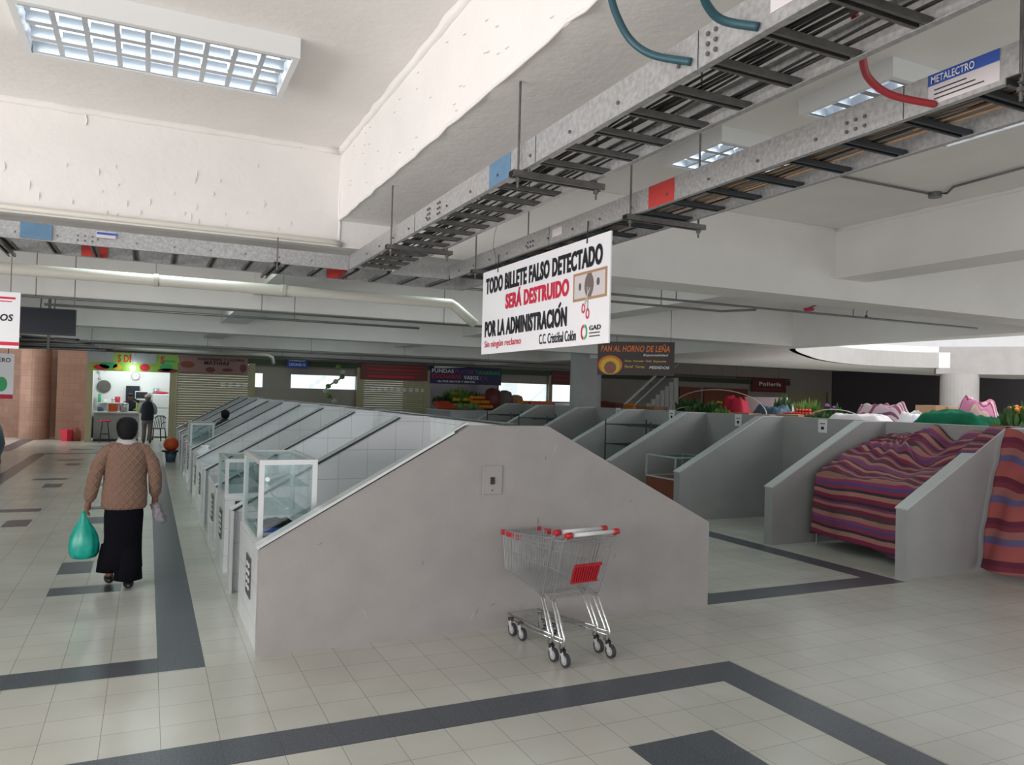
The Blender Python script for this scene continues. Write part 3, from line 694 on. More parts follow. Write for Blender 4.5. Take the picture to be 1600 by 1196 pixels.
tx('Sin ningún reclamo', 'ink_red', .035, .055, .385, .155, .004)
tx('C.C. Cristóbal Colón', 'ink', .535, .05, .80, .155, .005)
O0 = (0, 0, 0)
bn = panel('banknote_print', 'card', t, O0, R, U, .775*BW, .42*BH, .985*BW, .69*BH, .001, .001)
panel('note_field', 'collar', bn, O0, R, U, .785*BW, .445*BH, .865*BW, .665*BH, .0022); panel('note_field', 'collar', bn, O0, R, U, .895*BW, .445*BH, .975*BW, .665*BH, .0022)
disc('note_portrait', 'grey_cloth', bn, O0, R, U, .88*BW, .555*BH, .028*BW, .11*BH, .004)
disc('note_seal', 'conduit', bn, O0, R, U, .822*BW, .555*BH, .012, .02, .004); disc('note_seal', 'conduit', bn, O0, R, U, .935*BW, .57*BH, .014, .02, .004)
sc1 = disc('scissors_print', 'ink_red', t, O0, R, U, .845*BW, .345*BH, .018, .026, .002, hole=.6)
disc('scissors_print', 'ink_red', t, O0, R, U, .872*BW, .29*BH, .018, .028, .002, hole=.6)
b_ = MB(); p0 = R*.852*BW+U*.38*BH+N*.003; p1 = R*.888*BW+U*.53*BH+N*.003
b_.tube([p0, p1], .004, 5); b_.tube([R*.873*BW+U*.34*BH+N*.003, R*.872*BW+U*.54*BH+N*.003], .004, 5); b_.build('blade_print', 'galv', t)
lg = disc('logo_print', 'ink_red', t, O0, R, U, .85*BW, .12*BH, .028, .04, .002, hole=.6, a0=PI/2, a1=3*PI/2)
disc('logo_print', 'ink_green', t, O0, R, U, .855*BW, .12*BH, .028, .04, .002, hole=.6, a0=-PI/2, a1=PI/2)
tx('GAD', 'ink', .885, .13, .955, .175, .02)
for v in (.07, .10): panel('printed_line', 'conduit', t, O0, R, U, .885*BW, v*BH, .95*BW, (v+.012)*BH)
for u in (.155, .86): MB().tube([R*u*BW+U*.95*BH+N*.004, R*u*BW+U*1.0*BH+Vector((.0, 0, .09))], .0035, 6).build('tie', 'black', t)
MB().tube([Vector((0, 0, .55))+R*.2, Vector((-.02, -.25, .62)), Vector((-.03, -.22, .70)), Vector((-.03, -.24, .78)), Vector((0, -.23, .87))], .0015, 5).build('wire', 'black', t)
# oven bakery sign on the right
c0 = at(933, 590, 1, 11.0); c1 = at(1053, 590, 1, 10.2)
Rv = Vector((c1.x-c0.x, c1.y-c0.y, 0)); Ws = Rv.length; zt = at(938, 537, 1, 11.0).z; zb_ = at(1053, 588, 1, 10.2).z; Hs = zt-zb_+.03
t, R, U, N = board('hanging_banner', 'dark brown hanging bakery banner with orange lettering beside the grey column', 'banner', (c0.x, c0.y, zb_), Rv, (0, 0, 1), Ws, Hs, 'dark_brown', .01)
def tx2(s_, m_, u0, v0, u1, v1, bold=.02, shear=.2): lettering(s_, m_, t, R*u0*Ws+U*v0*Hs, R, U, (u1-u0)*Ws, (v1-v0)*Hs, bold, shear)
tx2('PAN AL HORNO DE LEÑA', 'ink_orange', .04, .70, .94, .93)
tx2('Especialidad', 'ink_white', .60, .56, .92, .64); tx2('Pavos  Hornado  Pollo  Empanadas', 'ink_yellow', .36, .38, .90, .46, .01); tx2('Pernil  Tortas', 'ink_yellow', .36, .22, .62, .30, .01); tx2('PEDIDOS', 'ink_white', .68, .20, .94, .28)
disc('oven_print', 'ink_orange', t, O0, R, U, .17*Ws, .30*Hs, .16*Ws, .29*Hs, .002); disc('oven_print', 'ink_yellow', t, O0, R, U, .17*Ws, .27*Hs, .13*Ws, .25*Hs, .004); disc('oven_mouth_print', 'wood', t, O0, R, U, .17*Ws, .22*Hs, .08*Ws, .19*Hs, .006)
for u in (.25, .95): MB().tube([R*u*Ws+U*Hs, R*u*Ws+U*(3.7-zb_)], .005, 5).build('wire', 'galv_dark', t)
# left hanging sign (cut by the frame) and the one below
t, R, U, N = board('hanging_sign', 'white hanging sign at the top left edge reading DOS with red logo stripe', 'sign', at(-95, 540, 1, 6.4), (1, 0, 0), (0, 0, 1), at(32, 467, 1, 6.4).x-at(-95, 540, 1, 6.4).x, .395, 'sign_white', .012)
Wd = at(32, 467, 1, 6.4).x-at(-95, 540, 1, 6.4).x
lettering('DOS', 'ink', t, R*(Wd-.165)+U*.19, R, U, .125, .05, .03, .15)
panel('red_stripe', 'ink_red', t, O0, R, U, 0, .02, Wd, .045); panel('logo_stripe', 'ink_red', t, O0, R, U, Wd-.3, .345, Wd-.03, .36); panel('logo_stripe', 'ink_red', t, O0, R, U, Wd-.26, .325, Wd-.05, .332)
for u in (Wd-.5, Wd-.06): MB().tube([R*u+U*.395, R*u+U*(3.7-t.location.z)], .003, 5).build('wire', 'galv_dark', t)
q = at(-70, 622, 1, 12.5); w2 = at(20, 622, 1, 12.5).x-q.x
t, R, U, N = board('hanging_sign', 'white poster with red base hanging low at the left edge, below the other white sign', 'sign', q, (1, 0, 0), (0, 0, 1), w2, .62, 'sign_white', .012)
panel('red_base', 'ink_red', t, O0, R, U, 0, 0, w2, .06); lettering('DERO', 'ink', t, R*(w2-.24)+U*.5, R, U, .2, .06, .02)
disc('bottle_print', 'ink_green', t, O0, R, U, w2-.14, .2, .07, .1); disc('bottle_print', 'ink', t, O0, R, U, w2-.26, .22, .04, .13)
for u in (w2-.07, w2-.4): MB().tube([R*u+U*.62, R*u+U*(3.7-t.location.z)], .006, 5).build('wire', 'black', t)
# television
q0 = at(30, 521, 1, 11); q1 = at(118, 523, 1, 11); Wt = q1.x-q0.x; Ht = at(118, 482, 1, 11).z-q1.z
t = thing('television', 'flat black television hanging under the beam beside the white sign', 'television', q0)
MB().box(0, Wt, 0, .05, 0, Ht).build('casing', 'black', t, bevel=.005)
MB().box(.015, Wt-.015, -.004, 0, .02, Ht-.015).build('screen', 'dark_screen', t)
for u in (.35, .6): MB().tube([(Wt*u, .03, Ht), (Wt*u+.05, .03, 3.7-q0.z)], .008, 6).build('hanger_rod', 'galv_dark', t)
# tangled cable trays beyond the television
for i in range(9):
    y_ = 15.0; q = at(30+random.uniform(-4, 4), 524+i*2.4, 1, y_); r_ = at(118+i*6, 528+i*2+random.uniform(0, 5), 1, y_)
    tag(MB().tube([q, q.lerp(r_, .4)+Vector((0, 0, .05*nz(i, 2))), q.lerp(r_, .7)+Vector((0, 0, .06*nz(i, 7))), r_], .018, 6).build('hanging_cable', ['cable_grey', 'cable_black', 'conduit'][i % 3], smooth=True), 'grey cable slung in a loose bundle below the television', 'cable', 'cable bundle below the television')
bt = thing('cable_bracket', 'thin steel bracket holding the loose cable bundle below the television', 'bracket', at(75, 552, 1, 15.0))
MB().box(-.02, .02, -.03, .03, 0, 3.005-bt.location.z+.7).build('strap', 'galv_dark', bt)
# ============================================================ FAR SHOP FRONTS
def shutter(name, label, x0, x1, z0, z1, y_=YB):
    t = thing(name, label, 'shutter', ((x0+x1)/2, y_, z0)); hw = (x1-x0)/2; n_ = int((z1-z0)/.085); b_ = MB()
    for i in range(n_):
        z = i*(z1-z0)/n_; h = (z1-z0)/n_
        b_.prism([(-.03, z), (-.045, z+h*.3), (-.045, z+h*.75), (-.03, z+h*.95), (-.01, z+h*.95), (-.01, z)], -hw, hw, 'X')
    b_.build('slats', 'cream_frame', t); MB().box(-hw, hw, -.06, 0, 0, .05).build('bottom_bar', 'cream_frame', t)
    return t
xa, xb = bx(276), bx(388)
s1 = shutter('roller_shutter', 'olive cream roller shutter under the pink butcher sign', xa, xb, 0, 2.85)
s2 = shutter('roller_shutter', 'olive cream roller shutter beside the navy packaging sign', bx(567), bx(663), 0, 2.85)
for t_, n_, x0_ in ((s1, 5, .25), (s2, 9, -.95)):
    for i in range(n_):
        MB().box(x0_+i*.26, x0_+i*.26+.15, -.055, -.046, 2.02, 2.07).build('vent_slot', 'sign_white', t_); MB().box(x0_+i*.26, x0_+i*.26+.15, -.055, -.046, 2.10, 2.14).build('vent_slot', 'sign_white', t_)
def shopsign(label, px0, px1, pyt, pyb, m_, texts, y_=YB-.12, name='shop_sign', prints=()):
    q0 = at(px0, pyb, 1, y_); q1 = at(px1, pyb, 1, y_); zt = at((px0+px1)/2, pyt, 1, y_).z; zb = at((px0+px1)/2, pyb, 1, y_).z
    W_ = q1.x-q0.x; H_ = zt-zb
    t, R, U, N = board(name, label, 'sign', (q0.x, y_, zb), (1, 0, 0), (0, 0, 1), W_, H_, m_, .03)
    for (s_, c_, u0, v0, u1, v1) in texts: lettering(s_, c_, t, R*u0*W_+U*v0*H_, R, U, (u1-u0)*W_, (v1-v0)*H_, .03, lift=.006)
    for (kind, c_, u, v, a, b2) in prints:
        if kind == 'o': disc('printed_shape', c_, t, O0, R, U, u*W_, v*H_, a*W_, b2*H_, .004)
        else: panel('printed_shape', c_, t, O0, R, U, u*W_, v*H_, (u+a)*W_, (v+b2)*H_, .003)
    return t
shopsign('green shop sign with food pictures and dark red letters above the lit kitchen', 141, 278, 553, 581, 'lime',
         [('S DE', 'ink_red', .30, .50, .47, .92), ('S', 'ink_red', .79, .48, .84, .92)],
         prints=[('o', 'ink_red', .12, .2, .09, .15), ('o', 'ink_green', .2, .3, .1, .18), ('o', 'ink_yellow', .3, .22, .05, .18), ('o', 'ink_red', .61, .25, .06, .2), ('o', 'ink_green', .86, .3, .08, .22), ('o', 'maroon', .88, .12, .12, .12), ('o', 'ink_green', .88, .65, .10, .08)])
shopsign('blank pale grey board covering the left part of the green shop sign', 136, 177, 547, 566, 'ltgrey_cloth', [], y_=YB-.3, name='blank_board')
shopsign('blank pale grey board covering the middle of the green shop sign', 205, 244, 550, 568, 'ltgrey_cloth', [], y_=YB-.3, name='blank_board')
shopsign('faded pink butcher sign with meat pictures over the first shutter', 279, 387, 557, 583, 'pinkish',
         [('GOLOSINAS Y LICORES', 'ink', .26, .74, .95, .88), ('MATHIAS', 'ink', .36, .48, .72, .70)],
         prints=[('o', 'wood', .12, .45, .1, .2), ('o', 'maroon', .45, .18, .07, .16), ('o', 'maroon', .7, .2, .08, .1), ('o', 'maroon', .93, .35, .05, .25)])
shopsign('maroon and yellow sign with red stripes over the second shutter', 563, 668, 567, 594, 'maroon', [],
         prints=[('b', 'wood', .08, .75, .84, .07), ('b', 'ink_red', .1, .55, .8, .06), ('b', 'wood', .12, .35, .76, .06), ('b', 'ink_red', .1, .12, .7, .12)])
shopsign('navy packaging shop sign with white, red and green lettering', 672, 783, 571, 601, 'navy',
         [('FUNDAS', 'ink_white', .02, .56, .32, .76), ('PLATOS', 'ink_purple', .34, .56, .60, .76), ('TARRINAS', 'ink_green', .62, .54, .98, .74),
          ('CUCHARAS', 'ink_red', .02, .28, .42, .50), ('VASOS', 'ink_white', .46, .26, .67, .46), ('ETC', 'ink_purple', .69, .26, .80, .44), ('AL POR MAYOR Y MENOR', 'ink_white', .1, .08, .62, .18)])
shopsign('small royal blue sign hanging before the white wall window', 449, 480, 556, 576, 'ink_blue', [('PASILLO', 'ink_white', .1, .55, .9, .75), ('LOCALES 12', 'ink_white', .1, .2, .9, .4)], y_=YB-.5)
shopsign('maroon sign right of the far window strip', 862, 900, 580, 602, 'maroon', [], prints=[('b', 'wood', .1, .6, .8, .1), ('b', 'wood', .1, .3, .8, .1)])
for s_ in [o for o in bpy.data.objects if o.name.startswith('blank_board') or o.get('label', '').startswith('small royal blue')]:
    for dx in (.1, .5): MB().tube([(dx, -.01, .3), (dx, -.01, 3.7-s_.location.z)], .006, 5).build('hanger_wire', 'galv_dark', s_)
shopsign('dark red sign with pale letters over the far right shops', 1175, 1228, 592, 613, 'maroon', [('Pollería', 'ink_white', .2, .45, .85, .75)], prints=[('b', 'wood', .1, .15, .8, .12)])
for i, (xa_, xb_, m_, lab_) in enumerate(((915, 938, 'cream_frame', 'cream shutter beside the grey round column'), (1062, 1095, 'wood', 'brown panel front behind the flower stall'), (1100, 1168, 'wood', 'wide brown panel front behind the hoops'), (1228, 1290, 'cream_frame', 'olive shutter right of the dark red sign'), (1293, 1340, 'cream_frame', 'rightmost olive shutter at the far wall'))):
    x0_, x1_ = at(xa_, 610, 1, YB).x, min(at(xb_, 610, 1, YB).x, 32.9)
    tag(MB().box(x0_, x1_, YB-.03, YB+.01, .02, 2.6).build('wooden_screen' if m_ == 'wood' else 'roller_shutter', m_), lab_, 'shop front')
# staircase far behind the bakery banner
st = thing('staircase', 'concrete staircase with pale rails rising behind the bakery banner', 'staircase', (at(945, 640, 1, 26).x, 26, 0))
x_ = 0
for i in range(16): MB().box(i*.22, i*.22+.24, 0, 1.4, 0, .18*(i+1)).build('step', 'grey_div', st)
b_ = MB(); b_.tube([(0, -.02, 1.0), (3.5, -.02, 3.85)], .05, 8); b_.build('handrail', 'alu', st)
b_ = MB(); b_.tube([(0, -.02, .6), (3.5, -.02, 3.45)], .03, 8); b_.build('handrail', 'alu', st)
# ============================================================ SHOPPING CARTS
def make_cart(label, loc, rz, flap=True):
    t = thing('shopping_cart', label, 'shopping cart', loc, rz)
    # corner points of the basket (x across, y forward)
    TR = lambda s_: Vector((s_*.245, -.02, .915)); TF = lambda s_: Vector((s_*.185, .76, .845))
    BR = lambda s_: Vector((s_*.215, .13, .455)); BF = lambda s_: Vector((s_*.165, .74, .53))
    wr = .0022
    for s_ in (-1, 1):
        b_ = MB()
        for p in ((TR(s_), TF(s_)), (BR(s_), BF(s_)), (TF(s_), BF(s_)), (TR(s_), BR(s_))): b_.tube(p, .0045, 6)
        for i in range(1, 25):
            u = i/25; b_.tube([TR(s_).lerp(TF(s_), u), BR(s_).lerp(BF(s_), u)], wr, 5)
        for v in (.10, .18, .5): b_.tube([TR(s_).lerp(BR(s_), v), TF(s_).lerp(BF(s_), v)], .003, 5)
        b_.build('basket_side', 'chrome', t)
    b_ = MB()
    b_.tube([TF(-1), TF(1)], .0045, 6); b_.tube([BF(-1), BF(1)], .0045, 6)
    for i in range(1, 13): u = i/13; b_.tube([TF(-1).lerp(TF(1), u), BF(-1).lerp(BF(1), u)], wr, 5)
    for v in (.15, .5): b_.tube([TF(-1).lerp(BF(-1), v), TF(1).lerp(BF(1), v)], .003, 5)
    b_.build('basket_front', 'chrome', t)
    b_ = MB()
    for i in range(0, 17): u = i/16; b_.tube([BR(-1).lerp(BR(1), u), BF(-1).lerp(BF(1), u)], wr, 5)
    for v in (.1, .35, .6, .85): b_.tube([BR(-1).lerp(BF(-1), v), BR(1).lerp(BF(1), v)], .003, 5)
    b_.build('basket_floor', 'chrome', t)
    b_ = MB()  # rear gate
    for i in range(0, 17): u = i/16; b_.tube([TR(-1).lerp(TR(1), u)+Vector((0, .02, -.03)), BR(-1).lerp(BR(1), u)], wr, 5)
    for v in (.04, .10, .97): b_.tube([TR(-1).lerp(BR(-1), v)+Vector((.0, .02, 0)), TR(1).lerp(BR(1), v)+Vector((0, .02, 0))], .0035, 5)
    b_.build('rear_gate', 'chrome', t)
    # red plastic child seat flap on the gate
    sf = MB(); a0 = TR(-1).lerp(BR(-1), .42); a1 = TR(1).lerp(BR(1), .42); c0_ = TR(-1).lerp(BR(-1), .76); c1_ = TR(1).lerp(BR(1), .76)
    P = lambda u, v: a0.lerp(a1, u).lerp(c0_.lerp(c1_, u), v)+Vector((0, -.012, 0))
    for u0_, u1_ in ((.30, .54), (.56, .86)):
        pts = [P(u0_, 0), P(u1_, 0), P(u1_, .12), P(u0_, .12)]; q_ = [p+Vector((0, .008, 0)) for p in pts]
        sf.add(pts+q_, [(0, 1, 2, 3), (7, 6, 5, 4), (0, 4, 5, 1), (1, 5, 6, 2), (2, 6, 7, 3), (3, 7, 4, 0)])
    for i in range(11):
        u0_ = .30+.56*i/11; pts = [P(u0_, .10), P(u0_+.033, .10), P(u0_+.033, 1), P(u0_, 1)]; q_ = [p+Vector((0, .008, 0)) for p in pts]
        sf.add(pts+q_, [(0, 1, 2, 3), (7, 6, 5, 4), (0, 4, 5, 1), (1, 5, 6, 2), (2, 6, 7, 3), (3, 7, 4, 0)])
    sf.tube([P(.29, .95), P(.87, .95)], .006, 6); sf.tube([P(.29, .12), P(.87, .12)], .006, 6)
    if flap: sf.build('child_seat_flap', 'red_plastic', t)
    pts = [P(.3, .2), P(.86, .2), P(.86, .95), P(.3, .95)]
    if flap: MB().add([p+Vector((0, .012, 0)) for p in pts]+[p+Vector((0, .016, 0)) for p in pts], [(0, 1, 2, 3), (7, 6, 5, 4), (0, 4, 5, 1), (1, 5, 6, 2), (2, 6, 7, 3), (3, 7, 4, 0)]).build('seat_back', 'red_plastic', t)
    h = MB().tube([(-.20, -.055, .965), (.20, -.055, .965)], .0155, 14).build('handle', 'white_plastic', t, smooth=True)
    for s_ in (-1, 1):
        MB().tube([(s_*.195, -.055, .965), (s_*.20, -.055, .965), (s_*.245, -.055, .965), (s_*.25, -.055, .965)], [.014, .023, .023, .016], 12).ball((s_*.225, -.035, .955), .022, .032, .024).build('handle_cap', 'red_plastic', t, smooth=True)
        MB().tube([(s_*.235, -.05, .95), TR(s_)+Vector((0, 0, 0)), TR(s_).lerp(TF(s_), .1)], .007, 6).build('handle_bracket', 'chrome', t)
        MB().obox(TF(s_)+Vector((0, 0, -.012)), (.012, 0, 0), (0, .02, 0), (0, 0, .022)).build('corner_bumper', 'red_plastic', t, bevel=.004)
        MB().obox(TF(s_).lerp(TR(s_), .12)+Vector((0, 0, -.022)), (.004, 0, 0), (0, .03, 0), (0, 0, .02)).build('corner_bumper', 'red_plastic', t)
        # bent leg tubes, two side by side
        for dx in (0, .052):
            MB().tube([(s_*(.20-dx*.2), .16+dx, .46), (s_*(.205-dx*.2), .115+dx, .43), (s_*.215, .0+dx, .235), (s_*.215, -.015+dx, .20), (s_*.215, -.015+dx, .115)], .0085, 8).build('leg', 'chrome_bright', t, smooth=True)
        MB().tube([(s_*.213, .0, .195), (s_*.205, .25, .18), (s_*.15, .70, .165)], .008, 8).tube([(s_*.213, .01, .165), (s_*.205, .25, .150), (s_*.15, .70, .135)], .006, 8).build('chassis_rail', 'chrome_bright', t, smooth=True)
        for (cx, cy, z_) in ((s_*.215, -.005, .11), (s_*.15, .66, .13)):
            c = MB(); c.tube([(cx, cy, z_+.012), (cx, cy, z_-.01)], .024, 12)
            k_ = c.build('caster', 'black', t)
            f_ = MB()
            for q in (-1, 1): f_.prism([(cy-.02, z_), (cy+.02, z_), (cy-.015, .045), (cy-.045, .045)], cx+q*.017-.0015, cx+q*.017+.0015, 'X')
            f_.build('fork', 'alu', k_)
            w_ = MB(); w_.tube([(cx-.013, cy-.03, .052), (cx+.013, cy-.03, .052)], .051, 20); w_.build('wheel', 'rubber', k_)
            w_ = MB(); w_.tube([(cx-.0145, cy-.03, .052), (cx+.0145, cy-.03, .052)], .034, 16); w_.build('hub', 'grey_plastic', k_)
    b_ = MB()
    for i in range(9): u = i/8; b_.tube([(-.20+.4*u, .12, .19), (-.145+.29*u, .70, .172)], .0028, 5)
    for y_, x_ in ((.12, .205), (.3, .19), (.5, .17), (.70, .15)): b_.tube([(-x_, y_, .188-.025*y_), (x_, y_, .188-.025*y_)], .004, 5)
    b_.build('lower_rack', 'chrome', t)
    return t
ca = make_cart('chrome shopping cart nearest the camera, its red-capped white handle lower right', (3.03, 5.01, 0), .132)
cb = make_cart('chrome shopping cart nested inside the nearer one, closest to the gable wall', (3.01, 5.15, 0), .132, False)
# ============================================================ DISPLAY CASES
def case(label, x0, x1, y0, y1, z0, z1, shelves=2, items=True):
    t = thing('display_case', label, 'display case', ((x0+x1)/2, (y0+y1)/2, z0)); w_, d, h = (x1-x0)/2, (y1-y0)/2, z1-z0; p = .038
    b_ = MB()
    for sx in (-1, 1):
        for sy in (-1, 1):
            b_.box(sx*w_-(p if sx > 0 else 0), sx*w_+(p if sx < 0 else 0), sy*d-(p if sy > 0 else 0), sy*d+(p if sy < 0 else 0), p, h-p)
    for z in (0, h-p):
        b_.box(-w_, w_, -d, -d+p, z, z+p); b_.box(-w_, w_, d-p, d, z, z+p); b_.box(-w_, -w_+p, -d+p, d-p, z, z+p); b_.box(w_-p, w_, -d+p, d-p, z, z+p)
    b_.build('frame', 'alu', t)
    for n_, bb_ in (('front_glass', (-w_+.006, -w_+.010, -d+p, d-p, p, h-p)), ('side_glass', (-w_+p, w_-p, -d+.006, -d+.010, p, h-p)), ('side_glass', (-w_+p, w_-p, d-.010, d-.006, p, h-p)), ('top_glass', (-w_+p, w_-p, -d+p, d-p, h-.01, h-.006)), ('rear_door', (w_-.010, w_-.006, -d+p, d-p, p, h-p))):
        MB().box(*bb_).build(n_, 'glass', t)
    for i in range(shelves): z = h*(i+1)/(shelves+1); MB().box(-w_+.03, w_-.05, -d+.03, d-.03, z, z+.006).build('shelf', 'glass_green', t)
    MB().box(-w_+p, w_-p, -d+p, d-p, .004, .012).build('base_panel', 'white_plastic', t)
    MB().box(-.01, .01, -d+.03, d-.03, h*.4, h*.4+.01).build('crossbar', 'alu', t)
    return t
case('tall aluminium glass display case on the nearest white counter', .795, 1.235, 6.18, 7.22, .785, 1.43)
case('low aluminium glass display case on the second white counter', .795, 1.235, 8.95, 9.85, .785, 1.20, 1)
case('small grey glass display case on a far counter of the left aisle', .80, 1.25, 16.75, 17.75, .785, 1.25, 1)
# things in the near case: tray, blue packet, black cloth
tag(MB().box(.86, 1.15, 6.4, 6.95, .800, .83).build('metal_tray', 'alu', bevel=.006), 'flat metal tray on the floor of the tall display case', 'tray')
tag(MB().box(.87, 1.12, 6.45, 6.80, .832, .858).build('folded_cloth', 'ink_blue', bevel=.006), 'folded blue cloth lying on the tray in the tall display case', 'cloth')
g = grid(lambda u, v: (.86+.28*u, 6.45+.4*v, .862+.03*abs(nz(u*5, v*5))+.03*math.sin(PI*v)*math.sin(PI*u)), 14, 14)
tag(g.build('black_cloth', 'trousers', smooth=True), 'crumpled black cloth on top of the blue one in the tall display case', 'cloth')
tag(MB().tube([(.9, 6.5, 1.245), (1.1, 6.9, 1.245)], .02, 8).build('lamp_tube', 'alu'), 'white rod lying on the upper shelf of the tall display case', 'rod')
for i, (x_, y_, h_, m_, nm, lab_) in enumerate(((.95, 14.4, .16, 'white_plastic', 'plastic_bag', 'crumpled white bag on a far counter of the left aisle'), (1.0, 19.0, .20, 'ltgrey_cloth', 'plastic_bag', 'pale grey bag on the farthest visible counter'), (1.05, 22.8, .16, 'card', 'cardboard_box', 'small brown box at the far end of the left counters'))):
    if 'bag' in nm:
        b_ = MB(); b_.rings([(0, 0, 0, .14, .16), (0, 0, h_*.5, .17, .18, .1, 5), (0, 0, h_*.9, .07, .08, .2, 5), (.02, 0, h_*1.15, .10, .09, .3, 7)], 20); o = b_.build(nm, m_, smooth=True)
    else: o = MB().box(-.12, .12, -.15, .15, 0, h_).build(nm, m_)
    o.location = (x_, y_, .786); tag(o, lab_, 'bag' if 'bag' in nm else 'box')
# low posts / doors of the counters
for i, y_ in enumerate((7.90, 11.86, 15.82, 19.78)):
    tag(MB().box(.76, .79, y_-.03, y_+.14, 0, .79).build('aluminium_post', 'alu'), ['white aluminium post by the nearest stall entrance of the left aisle', 'white aluminium post by the second stall entrance of the left aisle', 'white aluminium post by the third stall entrance of the left aisle', 'white aluminium post by the farthest stall entrance of the left aisle'][i], 'post')
# mop bucket with orange head in the aisle
bk = thing('bucket', 'dark blue bucket under a bright orange cover on the left aisle floor', 'bucket', (.60, 22.1, 0))
MB().rings([(0, 0, 0, .11, .11), (0, 0, .28, .15, .15)], 16).build('pail', 'blue_plastic', bk, smooth=True)
MB().rings([(0, 0, .26, .22, .2), (0, 0, .30, .22, .2, .08, 7)], 18).build('bag_rim', 'black', bk)
MB().ball((0, 0, .46), .19, .17, .18).build('cover', 'orange', bk, smooth=True)
# ============================================================ PEOPLE
def skin_mesh(name, chains, m_, parent, lv=1):
    """chains: list of lists of (pos, radius); first vertex of later chains joins the nearest earlier vertex index given"""
    vs = []; es = []; rr = []
    for ch in chains:
        j = ch[0]; prev = j if isinstance(j, int) else None
        for p in (ch[1:] if isinstance(j, int) else ch):
            vs.append(p[0]); rr.append(p[1]); k_ = len(vs)-1
            if prev is not None: es.append((prev, k_))
            prev = k_
    me = bpy.data.meshes.new(name); me.from_pydata(vs, es, []); me.update(); me.materials.append(M[m_])
    o = bpy.data.objects.new(name, me); COL.objects.link(o); o.parent = parent
    md = o.modifiers.new('skin', 'SKIN'); md.use_smooth_shade = True
    for i, sv in enumerate(me.skin_vertices[0].data): r_ = rr[i]; sv.radius = (r_, r_) if not isinstance(r_, tuple) else r_; sv.use_root = (i == 0)
    ss = o.modifiers.new('subsurf', 'SUBSURF'); ss.levels = lv; ss.render_levels = lv
    return o
def person(name, label, loc, rz, H=1.64, arms=None, legs=None, top='knit', bottom='trousers', hat=None, skirt=False, hair='hair', collar=None, hair_r=1.0, sleeves=None, vest=None, stoop=0):
    t = thing(name, label, 'person', loc, rz); k = H/1.64
    V_ = lambda *a: Vector(a)*k
    arms = arms or {-1: [(-.19, 0, 1.33), (-.25, -.0, 1.06), (-.27, .05, .84)], 1: [(.19, 0, 1.33), (.25, 0, 1.06), (.27, .05, .84)]}
    legs = legs or {-1: [(-.09, 0, .84), (-.095, .02, .46), (-.10, -.02, .08)], 1: [(.09, 0, .84), (.095, .02, .46), (.10, -.02, .08)]}
    ch = [[(V_(0, 0, .88), .12*k), (V_(0, .0, 1.02), .105*k), (V_(0, stoop*.5, 1.2), .12*k), (V_(0, stoop, 1.34), .085*k), (V_(0, stoop*1.1, 1.41), .05*k), (V_(0, .01+stoop*1.3, 1.48), .078*k), (V_(0, .015+stoop*1.3, 1.55), .09*k), (V_(0, .01+stoop*1.3, 1.60), .07*k)]]
    n = 8
    for s_ in (-1, 1):
        a, b_, c = [Vector(p) for p in arms[s_]]
        d = (c-b_).normalized(); hand = c+d*.05; base = n
        ch.append([3, (V_(*a), .05*k), (V_(*b_), .04*k), (V_(*c), .026*k), (V_(*hand), (.036*k, .022*k)), (V_(*(hand+d*.035)), (.038*k, .020*k))]); n += 5
        hi = n-1; wv = Vector((0, 1, 0)) if abs(d.y) < .8 else Vector((1, 0, 0)); wv = (wv-d*wv.dot(d)).normalized(); cv = d.cross(wv)*(-s_)
        e_ = hand+d*.035
        for f_, (off, ln) in enumerate(((.030, .065), (.010, .075), (-.010, .070), (-.030, .055))):
            ch.append([hi, (V_(*(e_+wv*off+d*.018)), .0095*k), (V_(*(e_+wv*off+d*ln*.6+cv*.012)), .0085*k), (V_(*(e_+wv*off*.9+d*ln*.8+cv*.035)), .0075*k)]); n += 3
        ch.append([hi-1, (V_(*(hand+wv*.04+d*.01)), .010*k), (V_(*(hand+wv*.055+d*.04+cv*.012)), .009*k)]); n += 2
    for s_ in (-1, 1):
        a, b_, c = [Vector(p) for p in legs[s_]]
        ch.append([0, (V_(*a), .085*k), (V_(*b_), .058*k), (V_(*c), .038*k), (V_(c.x, c.y+.09, .035), .034*k), (V_(c.x, c.y+.15, .03), .026*k)]); n += 5
    # nose and ears grow from the head
    ch.append([6, (V_(0, .105+stoop*1.3, 1.53), .013*k)]); ch.append([6, (V_(.095, .01+stoop*1.3, 1.53), .016*k)]); ch.append([6, (V_(-.095, .01+stoop*1.3, 1.53), .016*k)])
    skin_mesh('body', ch, 'skin', t)
    hy = stoop*1.3
    for s_ in (-1, 1): MB().ball(V_(s_*.034, .088+hy, 1.555), .013*k, .008*k, .009*k, 8, 6).build('eye', 'ink', t, smooth=True)
    MB().ball(V_(0, .088+hy, 1.475), .026*k, .008*k, .007*k, 8, 6).build('mouth', 'ink_red', t, smooth=True)
    # hair covering crown and back
    r_ = hair_r; b_ = MB()
    b_.rings([(0, (-.035+hy)*k, 1.43*k, .055*k*r_, .045*k), (0, (-.028+hy)*k, 1.47*k, .092*k*r_, .075*k*r_), (0, (-.018+hy)*k, 1.53*k, .108*k*r_, .093*k*r_), (0, (-.012+hy)*k, 1.585*k, .106*k*r_, .098*k*r_), (0, (-.006+hy)*k, 1.625*k, .080*k*r_, .082*k*r_), (0, (-.004+hy)*k, 1.645*k, .035*k, .04*k)], 20)
    b_.build('hair', hair, t, smooth=True)
